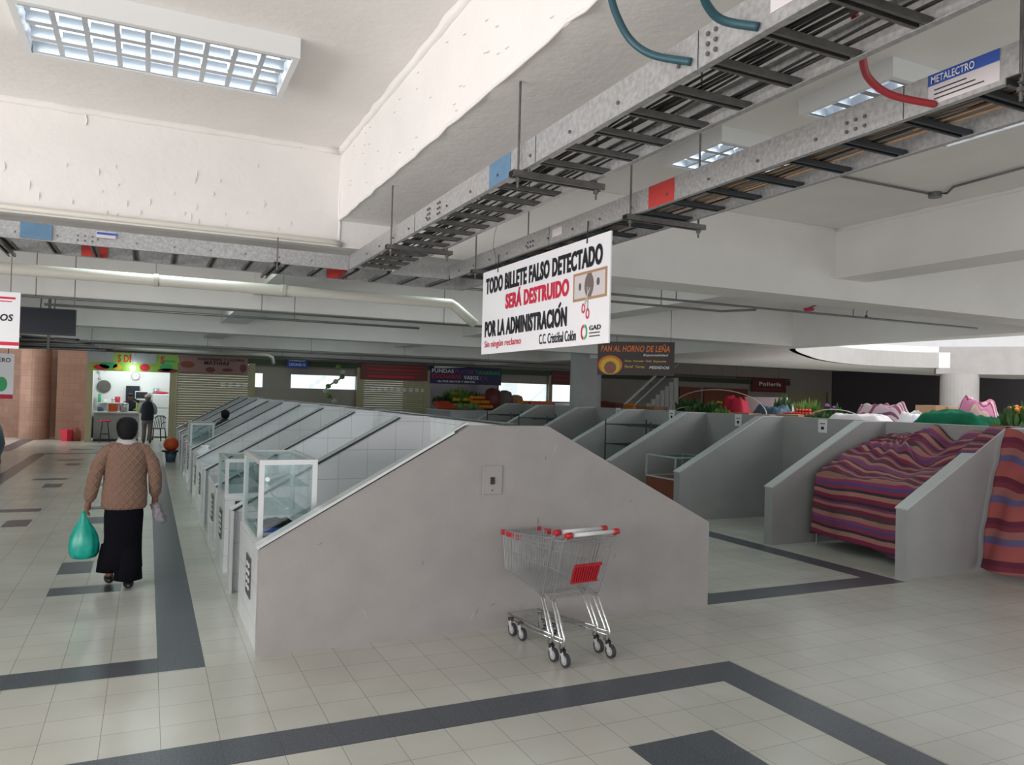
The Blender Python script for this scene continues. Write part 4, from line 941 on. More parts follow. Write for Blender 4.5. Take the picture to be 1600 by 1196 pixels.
    if hat:
        b_ = MB(); b_.rings([(0, hy, 1.555*k, .112*k, .118*k), (0, hy, 1.61*k, .108*k, .112*k), (0, hy, 1.65*k, .075*k, .08*k), (0, hy, 1.665*k, .02, .02)], 20)
        b_.prism([(-.09*k, .06*k+hy), (.09*k, .06*k+hy), (.06*k, .18*k+hy), (-.06*k, .18*k+hy)], 1.555*k, 1.567*k, 'Z'); b_.build('cap', hat, t, smooth=True)
    # upper garment: torso and sleeves
    b_ = MB(); s2_ = stoop
    b_.rings([(.0, .0, .765*k, .185*k, .132*k, .015, 5), (0, 0, .79*k, .200*k, .145*k, .015, 5), (0, -.005*k, .90*k, .203*k, .148*k, .012, 4), (0, s2_*.3*k, 1.05*k, .188*k, .140*k), (0, s2_*.6*k, 1.20*k, .195*k, .142*k), (0, s2_*.9*k, 1.30*k, .198*k, .128*k), (0, s2_*k, 1.365*k, .160*k, .100*k), (0, s2_*1.05*k, 1.405*k, .095*k, .078*k), (0, s2_*1.1*k, 1.425*k, .06*k, .055*k)], 28)
    g_ = b_.build('sweater' if not vest else 'vest', vest or top, t, smooth=True)
    for s_ in (-1, 1):
        a, bb_, c = [Vector(p)*k for p in arms[s_]]
        p = [Vector((s_*.055*k, a.y, a.z+.035*k)), Vector((s_*.11*k, a.y, a.z+.012*k)), Vector((s_*.155*k, a.y, a.z-.022*k)), a+Vector((s_*.002, 0, -.07*k)), a.lerp(bb_, .55)+Vector((s_*.004, 0, 0)), bb_, bb_.lerp(c, .5), bb_.lerp(c, .86), bb_.lerp(c, .93), bb_.lerp(c, 1.0)]
        MB().tube(p, [.028*k, .050*k, .064*k, .068*k, .066*k, .062*k, .060*k, .054*k, .040*k, .038*k], 18).build('sleeve', sleeves or top, t, smooth=True)
    if collar:
        b_ = MB(); b_.rings([(0, .0+s2_, 1.385*k, .11*k, .09*k), (0, 0+s2_, 1.42*k, .085*k, .075*k), (0, .01+s2_, 1.455*k, .066*k, .066*k), (0, .01+s2_, 1.44*k, .05*k, .05*k)], 20, cap=False); b_.build('collar', collar, t, smooth=True)
    if skirt:
        rr = []
        for (z, rx, ry, am, cx, cy) in ((.83, .165, .12, 0, 0, 0), (.70, .172, .13, .02, 0, 0), (.50, .165, .13, .03, -.002, 0), (.33, .170, .135, .045, -.008, .01), (.19, .185, .145, .055, -.015, .02)):
            rr.append((cx*k, cy*k, z*k, rx*k, ry*k, am, 3))
        MB().rings(rr, 36).build('trousers', bottom, t, smooth=True)
        MB().rings([(.035*k, -.02*k, .42*k, .105*k, .10*k), (.045*k, -.04*k, .22*k, .118*k, .11*k, .03, 3), (.05*k, -.05*k, .085*k, .120*k, .112*k, .05, 4)], 28).build('trouser_leg', bottom, t, smooth=True)
        MB().rings([(-.085*k, .05*k, .42*k, .10*k, .10*k), (-.10*k, .06*k, .26*k, .115*k, .11*k, .03, 3), (-.105*k, .07*k, .155*k, .112*k, .11*k, .05, 4)], 28).build('trouser_leg', bottom, t, smooth=True)
    else:
        MB().rings([(0, 0, .66*k, .16*k, .11*k), (0, 0, .76*k, .175*k, .125*k), (0, 0, .9*k, .17*k, .12*k)], 24).build('trousers', bottom, t, smooth=True)
        for s_ in (-1, 1):
            a, bb_, c = [Vector(p)*k for p in legs[s_]]
            MB().tube([a, a.lerp(bb_, .5), bb_, bb_.lerp(c, .5), c], [.10*k, .09*k, .075*k, .068*k, .07*k], 16).build('trouser_leg', bottom, t, smooth=True)
    for s_ in (-1, 1):
        c = Vector(legs[s_][2])*k; z_ = max(c.z-.08*k, 0)
        MB().ball((c.x, c.y+.05*k, z_+.042*k), .048*k, .125*k, .042*k, 14, 8).build('shoe', 'shoe', t, smooth=True)
    return t
LX, LY = -.17, 8.46
person('person', 'person with black hair in a tan cable-knit sweater walking away down the left aisle', (LX, LY, 0), .10, 1.66,
       arms={-1: [(-.185, -.01, 1.34), (-.262, -.03, 1.08), (-.30, .02, .845)], 1: [(.185, -.01, 1.34), (.262, -.03, 1.08), (.272, .03, .87)]},
       legs={-1: [(-.09, .02, .84), (-.10, .10, .46), (-.10, .10, .105)], 1: [(.08, 0, .84), (.07, -.02, .46), (.055, -.08, .08)]},
       skirt=True, collar='collar', hair_r=.88)
def rotp(x, y, z, a=.10): return (LX+x*math.cos(a)-y*math.sin(a), LY+x*math.sin(a)+y*math.cos(a), z)
# turquoise carrier bag
gb = thing('carrier_bag', 'turquoise plastic carrier bag hanging from the walking person\'s left hand', 'bag', rotp(-.335, .045, .30))
b_ = MB()
n = 28; prof = [(0.0, .05, .04), (.012, .10, .07), (.06, .125, .09), (.14, .132, .092), (.22, .115, .078), (.29, .085, .055), (.34, .055, .035), (.39, .030, .022), (.45, .018, .016)]
for (z, rx, ry) in prof:
    for i in range(n):
        a = 2*PI*i/n; g_ = 1+.06*math.sin(5*a+z*9)+.05*math.sin(9*a-z*14); b_.v.append((rx*g_*math.cos(a)-.04*max(z-.2, 0), ry*g_*math.sin(a), z))
for j in range(len(prof)-1):
    for i in range(n): b_.f.append((j*n+i, j*n+(i+1) % n, (j+1)*n+(i+1) % n, (j+1)*n+i))
b_.f.append(tuple(range(n-1, -1, -1))); b_.build('bag_body', 'bag_green', gb, smooth=True)
for s_ in (-1, 1): MB().tube([(-.01+s_*.008, s_*.012, .44), (0, s_*.012, .47), (.005, 0, .50), (.01, -s_*.01, .47)], .009, 8).build('handle', 'bag_green', gb, smooth=True)
gs = thing('carrier_bag', 'small crumpled grey plastic bag in the walking person\'s right hand', 'bag', rotp(.30, .04, .60))
b_ = MB(); b_.rings([(.05, 0, 0, .02, .02), (.04, 0, .02, .055, .045, .12, 5), (.02, 0, .08, .06, .045, .15, 7), (0, 0, .14, .045, .035, .15, 5), (-.01, 0, .19, .055, .03, .2, 7), (-.015, 0, .215, .025, .02)], 24); b_.build('bag_body', 'bag_grey', gs, smooth=True)
# man waiting at the counter
q = at(229, 691, 2, 0)
person('person', 'person in a white cap and dark vest standing at the lit kitchen counter', (q.x, 29.45, 0), -.15, 1.66, hat='cap_white', vest='navy_cloth', top='ltgrey_cloth', sleeves='ltgrey_cloth', bottom='grey_cloth', hair='grey_cloth', hair_r=.9,
       arms={-1: [(-.185, 0, 1.34), (-.25, .06, 1.08), (-.20, .26, 1.02)], 1: [(.185, 0, 1.34), (.24, .05, 1.08), (.20, .24, 1.0)]})
# cook behind the counter
q = at(203, 640, 1, 31.4)
person('person', 'cook in dark clothes working behind the lit kitchen counter', (q.x, 31.35, 0), PI+.1, 1.66, top='navy_cloth', bottom='navy_cloth', hat='navy_cloth',
       arms={-1: [(-.185, 0, 1.34), (-.26, .10, 1.12), (-.16, .32, 1.10)], 1: [(.185, 0, 1.34), (.27, .10, 1.12), (.26, .33, 1.10)]})
q = at(347, 656, 0, 1.75)
person('person', 'person inside a far white stall, only the dark-haired head showing above the partitions', (1.60, 18.6, 0), .6, 1.47, top='navy_cloth')
# ============================================================ KITCHEN SHOP
KX = lambda px, y: at(px, 640, 1, y).x
yk = 30.35
ct = thing('kitchen_counter', 'grey serving counter with a pale worktop in the lit kitchen shop', 'counter', (KX(147, yk), yk, 0)); cw = KX(217, yk)-KX(147, yk)
MB().box(0, cw, 0, .5, 0, .98).build('front_panel', 'grey_div', ct); MB().box(-.03, cw+.02, -.05, .55, .98, 1.03).build('worktop', 'white_plastic', ct)
MB().box(0, cw, -.02, 0, 0, .08).build('plinth', 'black', ct)
def setk(b_, name, m_, label, cat, smooth=False, loc=None, group=None): o = b_.build(name, m_, smooth=smooth, loc=loc); return tag(o, label, cat, group)
# stool
sx = KX(165, 29.9)
st = thing('bar_stool', 'black metal bar stool with a dark red seat before the kitchen counter', 'stool', (sx, 29.85, 0))
MB().rings([(0, 0, .70, .17, .17), (0, 0, .74, .18, .18), (0, 0, .755, .16, .16)], 20).build('seat', 'ink_red', st, smooth=True)
for a in range(4):
    c_, s_ = math.cos(PI/4+a*PI/2), math.sin(PI/4+a*PI/2)
    MB().tube([(.11*c_, .11*s_, .70), (.22*c_, .22*s_, 0)], .014, 6).build('leg', 'black', st)
MB().tube([(.19*math.cos(a), .19*math.sin(a), .28) for a in [PI/4+i*PI/2 for i in range(5)]], .010, 6).build('foot_ring', 'black', st)
# plastic armchair
qx = KX(247, 29.6)
pc = thing('plastic_armchair', 'dark plastic armchair inside the kitchen shop beside the fridge', 'chair', (qx, 29.75+1, 0), -.4)
MB().box(-.22, .22, -.22, .2, .42, .45).build('seat', 'black', pc, bevel=.01)
b_ = MB()
for i in range(7): b_.tube([(-.2+.4*i/6, .2, .45), (-.16+.32*i/6, .27, .84+.04*math.sin(PI*i/6))], .012, 5)
b_.tube([(-.2, .27, .80), (-.1, .28, .88), (.1, .28, .88), (.2, .27, .80)], .022, 6); b_.build('backrest', 'black', pc)
for sx_ in (-1, 1):
    for sy_ in (-.2, .2): MB().tube([(sx_*.2, sy_, .43), (sx_*.24, sy_*1.15, 0)], .02, 6).build('leg', 'black', pc)
    MB().tube([(sx_*.21, .22, .66), (sx_*.26, -.05, .66), (sx_*.24, -.2, .62), (sx_*.22, -.2, .43)], .018, 6).build('armrest', 'black', pc)
# fridge
fx0, fx1 = KX(238, 32.2), KX(266, 32.2)
fr = thing('refrigerator', 'tall white refrigerator at the right of the kitchen shop', 'refrigerator', ((fx0+fx1)/2, 32.3, 0)); fw = (fx1-fx0)/2
MB().box(-fw, fw, 0, .6, .04, 1.66).build('cabinet', 'white_plastic', fr, bevel=.02)
MB().box(-fw, fw, -.05, -.003, .06, 1.12).build('door', 'white_plastic', fr, bevel=.015); MB().box(-fw, fw, -.05, -.003, 1.14, 1.65).build('door', 'white_plastic', fr, bevel=.015)
MB().box(-fw+.04, -fw+.06, -.08, -.05, .8, 1.08).build('handle', 'grey_plastic', fr)
setk(MB().ball((0, 0, .05), .26, .18, .05, 16, 6), 'tray', 'ink_red', 'red oval tray lying on top of the refrigerator', 'tray', True, ((fx0+fx1)/2, 32.55, 1.663))
setk(MB().rings([(0, 0, 0, .09, .09), (0, 0, .22, .11, .11)], 16), 'pot', 'galv', 'grey metal pot on top of the refrigerator, left side', 'pot', True, (fx0+.12, 32.8, 1.663))
# shelves on the back wall and things on them
kb = 33.0
sh = setk(MB().box(KX(157, 32.8), KX(196, 32.8), 32.7, kb, 1.28, 1.31), 'wall_shelf', 'white_plastic', 'white shelf board with crockery on the left of the kitchen back wall', 'shelf')
sh2 = setk(MB().box(KX(213, 32.8), KX(236, 32.8), 32.6, kb, 1.42, 1.45), 'wall_shelf', 'white_plastic', 'white shelf under the microwave on the kitchen back wall', 'shelf')
mw = thing('microwave', 'black and white microwave on the kitchen shelf', 'microwave', (KX(224, 32.7), 32.65, 1.453))
MB().box(-.3, .3, .02, .3, 0, .3).build('casing', 'white_plastic', mw, bevel=.01); MB().box(-.28, .12, 0, .018, .03, .27).build('door', 'black', mw); MB().box(.16, .27, .005, .018, .05, .25).build('keypad', 'grey_plastic', mw)
ck = thing('wall_clock', 'small round grey wall clock at the back of the kitchen', 'clock', (KX(210, kb), kb-.035, 2.33))
b_ = MB(); b_.tube([(0, -.02, 0), (0, .03, 0)], .16, 24); b_.build('rim', 'grey_plastic', ck); b_ = MB(); b_.tube([(0, -.026, 0), (0, -.021, 0)], .12, 24); b_.build('face', 'sign_white', ck)
MB().tube([(0, -.03, 0), (.05, -.03, .06)], .006, 5).build('hand', 'ink', ck)
setk(MB().tube([(0, -.02, 0), (0, .02, 0)], .24, 24), 'frying_pan', 'galv_dark', 'large round grey pan hanging on the kitchen wall at left', 'pan', False, (KX(161, kb), kb-.03, 1.9))
for i, (px, z_) in enumerate(((152, 2.45), (157, 2.6), (163, 2.55), (154, 2.2))):
    b_ = MB(); b_.ball((0, 0, 0), .05, .03, .07); b_.tube([(0, 0, .05), (0, 0, .3)], .01, 6)
    setk(b_, 'ladle', 'galv', 'metal ladle hanging above the large pan', 'ladle', False, (KX(px, kb), kb-.04, z_), 'ladles on the kitchen wall')
# things on the counter and on the shelf
def pot(px, y_, z_, r_, h_, m_, nm, label, cat, lid=True):
    t = thing(nm, label, cat, (KX(px, y_), y_, z_)); MB().rings([(0, 0, 0, r_*.92, r_*.92), (0, 0, h_*.1, r_, r_), (0, 0, h_, r_, r_)], 18).build('vessel', m_, t, smooth=True)
    if lid: MB().rings([(0, 0, h_, r_*1.05, r_*1.05), (0, 0, h_+.02, r_*.9, r_*.9), (0, 0, h_+.04, .02, .02)], 18).build('lid', 'galv', t, smooth=True)
    return t
zc_ = 1.031
t = thing('juice_dispenser', 'orange juice dispenser with a white lid on the kitchen counter', 'dispenser', (KX(176, 30.5), 30.5, zc_))
MB().box(-.16, .16, -.12, .12, .01, .27).build('tank', 'orange', t, bevel=.01); MB().box(-.17, .17, -.13, .13, .271, .31).build('lid', 'white_plastic', t, bevel=.008); MB().box(-.17, -.13, -.14, -.121, .0, .27).build('stand', 'white_plastic', t)
pot(194, 30.5, zc_, .14, .28, 'galv', 'cooking_pot', 'tall steel pot beside the orange dispenser on the counter', 'pot')
pot(176, 30.78, zc_, .06, .42, 'white_plastic', 'bottle', 'white bottle behind the orange dispenser', 'bottle')
pot(216, 30.7, zc_, .08, .30, 'lime', 'jug', 'lime green jug on the counter next to the waiting man', 'jug', False)
pot(157, 30.7, zc_, .10, .16, 'blue_plastic', 'bowl', 'dark blue bowl at the left end of the kitchen counter', 'bowl', False)
pot(155, 32.8, 1.312, .05, .30, 'ink_green', 'bottle', 'green bottle at the left end of the wall shelf', 'bottle', False)
pot(163, 32.8, 1.312, .08, .10, 'white_plastic', 'bowl', 'white bowl on the left wall shelf', 'bowl', False)
pot(183, 32.8, 1.312, .09, .20, 'ink_red', 'jar', 'red and white jar on the left wall shelf', 'jar')
setk(MB().box(KX(196, 32.9), KX(217, 32.9), 32.85, 32.99, .2, 1.95), 'doorway_panel', 'navy_cloth', 'dark blue panel on the kitchen back wall behind the cook', 'panel')
setk(MB().box(KX(148, 32.4), KX(196, 32.4), 32.2, 32.95, 0, .9), 'base_cabinet', 'steel_dark', 'dark base cabinet under the left kitchen shelf', 'cabinet')
bl = thing('light_bulb', 'glaring white bulb hanging under the green shop sign', 'light bulb', (KX(205, 29.7), 29.6, 2.56))
MB().ball((0, 0, 0), .085, .085, .10, 16, 10).build('bulb', 'lamp', bl, smooth=True); MB().tube([(0, 0, .09), (0, 0, 1.14)], .012, 6).build('cord', 'white_plastic', bl)
l_ = bpy.data.lights.new('kitchen_bulb', 'POINT'); l_.energy = 60; l_.shadow_soft_size = .12; l_.color = (.9, 1, .95); lo = bpy.data.objects.new('kitchen_bulb', l_); COL.objects.link(lo); lo.location = (-.55, 31.6, 2.75)
# red bucket in the corner
q = at(110, 690, 2, 0)
bk = thing('bucket', 'red square bucket with a dark bag beside the kitchen shop', 'bucket', (q.x, q.y+.1, 0))
b_ = MB(); b_.rings([(-.1, 0, 0, .17, .15), (-.1, 0, .40, .22, .19)], 4); b_.build('pail', 'ink_red', bk); MB().rings([(.16, .05, 0, .14, .14), (.16, .05, .35, .15, .15), (.14, .05, .45, .08, .08)], 12).build('bag', 'wood', bk, smooth=True)
# coin ride at the left frame edge
q = at(-8, 728, 2, 0)
cr_ = thing('kiddie_ride', 'dark blue rounded ride machine cut by the left edge beyond the aisle', 'ride', (q.x-.48, q.y, 0))
MB().rings([(0, 0, .1, .55, .9), (0, 0, .5, .66, 1.0), (0, 0, .9, .58, .9), (-.1, 0, 1.4, .40, .7), (-.2, 0, 1.62, .25, .4)], 24).build('shell', 'blue_plastic', cr_, smooth=True)
MB().box(-.5, .5, -.7, .7, 0, .12).build('base', 'steel_dark', cr_); MB().rings([(-.05, 0, 1.0, .55, .8), (-.12, 0, 1.35, .43, .66)], 24).build('window_band', 'grey_plastic', cr_, smooth=True)
# ============================================================ STRIPED CLOTHS AND RACKS
def cloth1(u, v):
    # u across from far (left in photo) to near divider, v from the floor up and back
    y = 8.02-1.98*u
    s_ = v*2.9
    wob = .05*nz(u*4, v*3)+.025*nz(u*11, v*7, 3)
    sag = .05*math.sin(u*9)
    if s_ < 1.0:
        x = 8.45+.10*s_+wob+.06*math.sin(u*16)*(1-s_)*.4; z = .06+s_*.93+.03*math.sin(u*5)
        z += (.10*(1-u)) * (1-s_)
    else:
        q_ = (s_-1.0)/1.9; x = 8.55+1.5*q_; z = .99+.56*q_+.02*math.sin(u*5)
        z += wob*1.2+.08*math.sin(PI*q_)*math.sin(u*7+1)
        ridge = .17*math.exp(-((u-.36)/.11)**2)+.15*math.exp(-((u-.68)/.12)**2)-.09*math.exp(-((u-.52)/.08)**2)
        z += ridge*q_*q_
        x += .05*nz(u*6, q_*5, 8)
        # drawn folds radiating from two tied points
        z += .035*math.sin(14*math.atan2(q_-.75, u-.22))*math.exp(-3*abs(q_-.6))
    cap_ = .785+(min(x, 9.62)-7.88)*.537+.035
    k_ = min(max((s_-1.25)/.35, 0), 1)
    if y < 6.27: y = y*k_+6.25*(1-k_) if y < 6.25 else y
    if u > .8:
        e_ = min((u-.8)/.1, 1)*k_; z = z*(1-e_)+max(z, cap_)*e_
    return Vector((x, y, z))
g = grid(lambda u, v: cloth1(u, v), 90, 110, lambda u, v: (u*1.9, v*2.9+.05*math.sin(u*5)+.04*nz(u*4, v*4)))
g.v = [tuple(v) for v in g.v]
o = g.build('striped_cloth', 'stripe', smooth=True); md = o.modifiers.new('th', 'SOLIDIFY'); md.thickness = .006
tag(o, 'large maroon and tan striped cloth draped over a stall table between two grey partitions', 'cloth')
tt = thing('table_frame', 'thin pale table frame showing at the left edge of the large striped cloth', 'table', (8.62, 8.05, 0))
for (dx, dy) in ((0, 0), (0, -1.75), (1.3, 0), (1.3, -1.75)): MB().tube([(dx, dy, 0), (dx, dy, .90)], .015, 8).build('leg', 'galv', tt)
MB().box(0, 1.3, -1.75, 0, .88, .91).build('top', 'galv', tt)
def cloth2(u, v):
    y = 6.0-1.5*u; z = 1.74-1.68*v-.10*math.exp(-((u-.25)/.12)**2)*(1-v)-.12*u*(1-v)
    x = 9.55-.55*math.sin(min(v, 1)*1.2)+.07*math.sin(u*13+v*2)*(.3+v)+.04*nz(u*8, v*6)
    return Vector((x, y, max(z, .03)))
g = grid(cloth2, 60, 60, lambda u, v: (u, v*1.9+.25*u+.03*nz(u*4, v*4)))
o = g.build('striped_cloth', 'stripe2', smooth=True); md = o.modifiers.new('th', 'SOLIDIFY'); md.thickness = .006
tag(o, 'reddish striped cloth hanging to the floor at the right edge of the photo', 'cloth')
tag(MB().tube([(9.70, 5.98, 0), (9.70, 5.98, 1.0)], .016, 8).build('metal_pole', 'galv'), 'pale metal pole by the hanging cloth at the right edge', 'pole')
# wire racks inside the right stalls
def rack(label, x0, x1, y0, y1, zs, top_slope=0):
    t = thing('wire_rack', label, 'rack', ((x0+x1)/2, (y0+y1)/2, 0)); w_, d = (x1-x0)/2, (y1-y0)/2
    for sx_ in (-1, 1):
        for sy_ in (-1, 1): MB().tube([(sx_*w_, sy_*d, 0), (sx_*w_, sy_*d, zs[-1]+.1)], .014, 6).build('leg', 'steel_dark', t)
    for z in zs:
        b_ = MB(); n_ = 9
        for i in range(n_): xx = -w_+2*w_*i/(n_-1); b_.tube([(xx, -d, z), (xx, d, z)], .008, 5)
        for yy in (-d, 0, d): b_.tube([(-w_, yy, z-.01), (w_, yy, z-.01)], .010, 5)
        b_.build('wire_shelf', 'steel_dark', t)
    return t
rack('dark wire shelf rack in the stall behind the gable wall, third from the striped cloth', 8.95, 10.0, 12.55, 14.2, (.5, 1.0, 1.42))
rack('dark metal rack in a far right-hand stall, left of the wire shelf rack', 8.9, 10.0, 16.8, 18.4, (.5, 1.0, 1.4))
rack('dark metal rack in the farthest right-hand stall', 8.9, 10.0, 18.9, 20.5, (.5, 1.0, 1.42))
rack('dark metal rack in the stall right of the wire shelf rack, low one', 9.0, 9.9, 14.7, 16.2, (.5, .8))
cb_ = thing('display_cabinet', 'low glass-topped cabinet with a red-brown wooden base in the right-hand stalls', 'cabinet', (8.42, 11.2, 0))
MB().box(-.15, .65, -.35, .5, 0, .58).build('base', 'wood', cb_); b_ = MB()
for sx_, sy_ in ((-.15, -.35), (.65, -.35), (-.15, .5), (.65, .5)): b_.box(sx_-.012, sx_+.012, sy_-.012, sy_+.012, .58, .98)
for z in (.58, .96): b_.box(-.16, .66, -.36, -.335, z, z+.025); b_.box(-.16, .66, .485, .51, z, z+.025); b_.box(-.16, -.135, -.36, .51, z, z+.025); b_.box(.635, .66, -.36, .51, z, z+.025)
b_.build('frame', 'alu', cb_); MB().box(-.15, .65, -.352, -.348, .6, .96).build('front_glass', 'glass_green', cb_); MB().box(-.15, .65, -.35, .5, .984, .988).build('top_glass', 'glass_green', cb_)
# ============================================================ PRODUCE BEYOND THE RIGHT SPINE
tab = thing('produce_counter', 'long white-tiled produce counter behind the right-hand stall spine', 'counter', (12.2, 6.2, 0))
MB().box(0, 2.0, 0, 12.8, 0, 1.44).build('base', 'wtile_y', tab); MB().box(-.04, 2.04, -.05, 12.85, 1.44, 1.48).build('worktop', 'white_plastic', tab)
ZP = 1.481
def on(px, x_=13.0): return at(px, 640, 0, x_).y
def crate(label, px, w_, d, h_, m_, x_=13.0, z_=ZP, nm='crate', cat='crate'):
    t = thing(nm, label, cat, (x_, on(px, x_), z_)); b_ = MB()
    b_.box(-d/2, d/2, -w_/2, w_/2, 0, .012)
    for i in range(3):
        z0_ = h_*(i/3+.04); z1_ = h_*(i+.8)/3+.01
        b_.box(-d/2, -d/2+.012, -w_/2, w_/2, z0_, z1_); b_.box(d/2-.012, d/2, -w_/2, w_/2, z0_, z1_); b_.box(-d/2, d/2, -w_/2, -w_/2+.012, z0_, z1_); b_.box(-d/2, d/2, w_/2-.012, w_/2, z0_, z1_)
    b_.build('slatted_sides', m_, t)
    for sx_ in (-1, 1):
        for sy_ in (-1, 1): MB().box(sx_*d/2-.015, sx_*d/2+.015, sy_*w_/2-.015, sy_*w_/2+.015, 0, h_).build('corner_post', m_, t)
    return t
FR = {}
def fruit(kind, m_, r_, label, cat, pts, group):
    if kind not in FR:
        b_ = MB(); b_.ball((0, 0, r_), r_, r_, r_*.9, 12, 8); o = b_.build(kind, m_, smooth=True)
        st_ = MB().tube([(0, 0, r_*1.85), (.004, 0, r_*2.0)], .004, 5).build('stem', 'green_fascia', o); FR[kind] = o; first = True
    else: first = False
    for p in pts:
        if first: o = FR[kind]; first = False
        else: o = copy_tree(FR[kind])
        o.location = p; o.rotation_euler = (0, 0, random.uniform(0, 6)); tag(o, label, cat, group)
def heap(x_, y_, z_, nx, ny, nl, r_):
    P_ = []
    for l_ in range(nl):
        for i in range(nx-l_):
            for j in range(ny-l_): P_.append((x_+(i-(nx-l_-1)/2)*2.02*r_, y_+(j-(ny-l_-1)/2)*2.02*r_, z_+l_*1.5*r_))
    return P_
M['fruit_orange'] = mat('orange_peel', (.75, .26, .02), .4); M['fruit_yellow'] = mat('yellow_peel', (.70, .48, .04), .4); M['tomato'] = mat('tomato_red', (.60, .05, .02), .25)
M['leaf'] = mat('green_leaf', (.035, .10, .02), .5, var=.35, vscale=9); M['leaf_light'] = mat('light_green_leaf', (.14, .26, .05), .5, var=.3, vscale=9); M['melon'] = mat('green_melon', (.16, .30, .09), .4)
def foliage(label, cat, px, w_, h_, m_, n_, x_=13.0, z_=ZP, nm='herb_bunch', flower=None, loc=None, kindv='things'):
    p0 = Vector(loc) if loc else Vector((x_, on(px, x_), z_)); t = thing(nm, label, cat, p0); b_ = MB(); rs = random.Random(int(px*7)+n_)
    for i in range(n_):
        a = rs.uniform(0, 2*PI); rr_ = rs.uniform(.1, 1)**.6; tip = Vector((math.cos(a)*w_*.42*rr_, math.sin(a)*w_*.52*rr_, 1.28*h_*rs.uniform(.5, 1)*(1-.32*rr_)))
        base = Vector((tip.x*.5, tip.y*.5, 0)); d = tip-base; s_ = d.cross(Vector((rs.uniform(-1, 1), rs.uniform(-1, 1), .3))).normalized()*rs.uniform(.018, .042)
        mid = base.lerp(tip, .72); k_ = len(b_.v); b_.v += [tuple(base.lerp(tip, .35)), tuple(mid+s_), tuple(tip), tuple(mid-s_)]; b_.f.append((k_, k_+1, k_+2, k_+3))
    o = b_.build('leaves', m_, t)
    MB().tube([(0, 0, 0), (0, 0, h_*.5)], w_*.10, 8).build('stalks', 'leaf_light', t)
    if flower:
        for i in range(8):
            a = rs.uniform(0, 2*PI); MB().ball((math.cos(a)*w_*.3*rs.random(), math.sin(a)*w_*.4*rs.random(), h_*rs.uniform(.75, .98)), .035, .035, .03, 8, 6).build('flower', flower, t, smooth=True)
    return t
def bundle(nm, label, cat, px0, px1, h_, m_, x_=13.0, z_=ZP, seed=1, d=.8, sc2=1.0, peaks=1.0):
    ya, yb = on(px0, x_), on(px1, x_); w_ = abs(ya-yb); yc = (ya+yb)/2
    def f_(u, v):
        du = 2*u-1; dv = 2*v-1; e_ = max(0, (1-abs(du)**2.6))*max(0, (1-abs(dv)**2.6))
        z = h_*1.3*min(1, e_*1.5)*(.80+.28*nz(u*2.6*sc2+seed, v*2.2, seed)*peaks+.16*abs(nz(u*9+seed, v*7)))
        return Vector((x_+dv*d/2*(1+.1*nz(u*4, seed)), yc+du*w_/2*(1+.05*nz(v*5, seed)), z_+max(z, 0)+.004))
    o = grid(f_, 44, 30, lambda u, v: (u, v*.8+u*.35+.1*nz(u*5, v*5, seed))).build(nm, m_, smooth=True); tag(o, label, cat)
    return o
bundle('tarpaulin', 'emerald green tarpaulin heaped behind the stall spine above the striped cloth', 'tarpaulin', 1425, 1575, .36, 'green_cloth', 12.7, ZP, 3, .9)
bundle('cloth_bundle', 'pink striped cloth bundle on the counter right of the cardboard boxes', 'cloth bundle', 1492, 1560, .52, 'stripe4', 13.5, ZP, 8, .6, 1.4)
bundle('cloth_bundle', 'pale and maroon striped cloth bundle left of the round column', 'cloth bundle', 1335, 1425, .42, 'stripe3', 13.5, ZP, 5, .6, 1.3)
bundle('tarpaulin', 'pale grey sheet spread left of the emerald tarpaulin', 'sheet', 1292, 1400, .27, 'collar', 12.7, ZP, 12, .7)
bundle('cloth_bundle', 'blue and white plastic bundle behind the number cards', 'cloth bundle', 1180, 1235, .34, 'blue_plastic', 13.0, ZP, 21, .6, 1.5)
bundle('cloth_bundle', 'crimson cloth bundle beneath the large white hoop', 'cloth bundle', 1130, 1170, .50, 'ink_red', 13.4, ZP, 31, .5, 1.5)
bundle('cloth_bundle', 'dark maroon cloth lying on the counter right of the grey round column', 'cloth bundle', 915, 985, .30, 'maroon', 13.0, ZP, 41, .6)
bundle('sack', 'white plastic sack with red print lying beside the emerald tarpaulin', 'sack', 1405, 1448, .30, 'sign_white', 12.5, ZP, 51, .4)
for i, (px, x_, w_, h_, z_, lab_) in enumerate(((1456, 13.4, .42, .52, ZP, 'cardboard box on the counter in front of the round column, left one'), (1481, 13.7, .25, .50, ZP, 'narrow cardboard box in front of the round column, right one'), (1240, 12.5, .62, .25, ZP, 'flat cardboard box on the counter edge under the red vegetables'), (1200, 12.45, .5, .22, ZP, 'low brown carton beside the flat box on the counter edge'), (1010, 12.5, .55, .30, ZP, 'brown fruit carton on the counter behind the wire rack'))):
    b_ = thing('cardboard_box', lab_, 'box', (x_, on(px, x_), z_)); MB().box(-.18, .18, -w_/2, w_/2, 0, h_).build('carton', 'card', b_); MB().box(-.182, .182, -.03, .03, h_, h_+.002).build('tape', 'collar', b_)
crate('red plastic crate of vegetables behind the second number card', 1255, .75, .4, .28, 'ink_red', 13.0)
crate('orange crate of tomatoes right of the white blank board', 1275, .5, .4, .34, 'orange', 13.5)
tomc = Vector((13.0, on(1255), ZP+.15)); fruit('tomato', 'tomato', .045, 'tomato heaped in the red crate behind the number cards', 'tomato', heap(tomc.x, tomc.y, tomc.z, 3, 7, 3, .045), 'tomatoes in the red crate')
yc = on(1068); fruit('orange_fruit', 'fruit_orange', .05, 'orange in the heap behind the wire rack', 'orange', heap(13.0, on(985), ZP+.02, 4, 8, 4, .05), 'oranges in a heap')
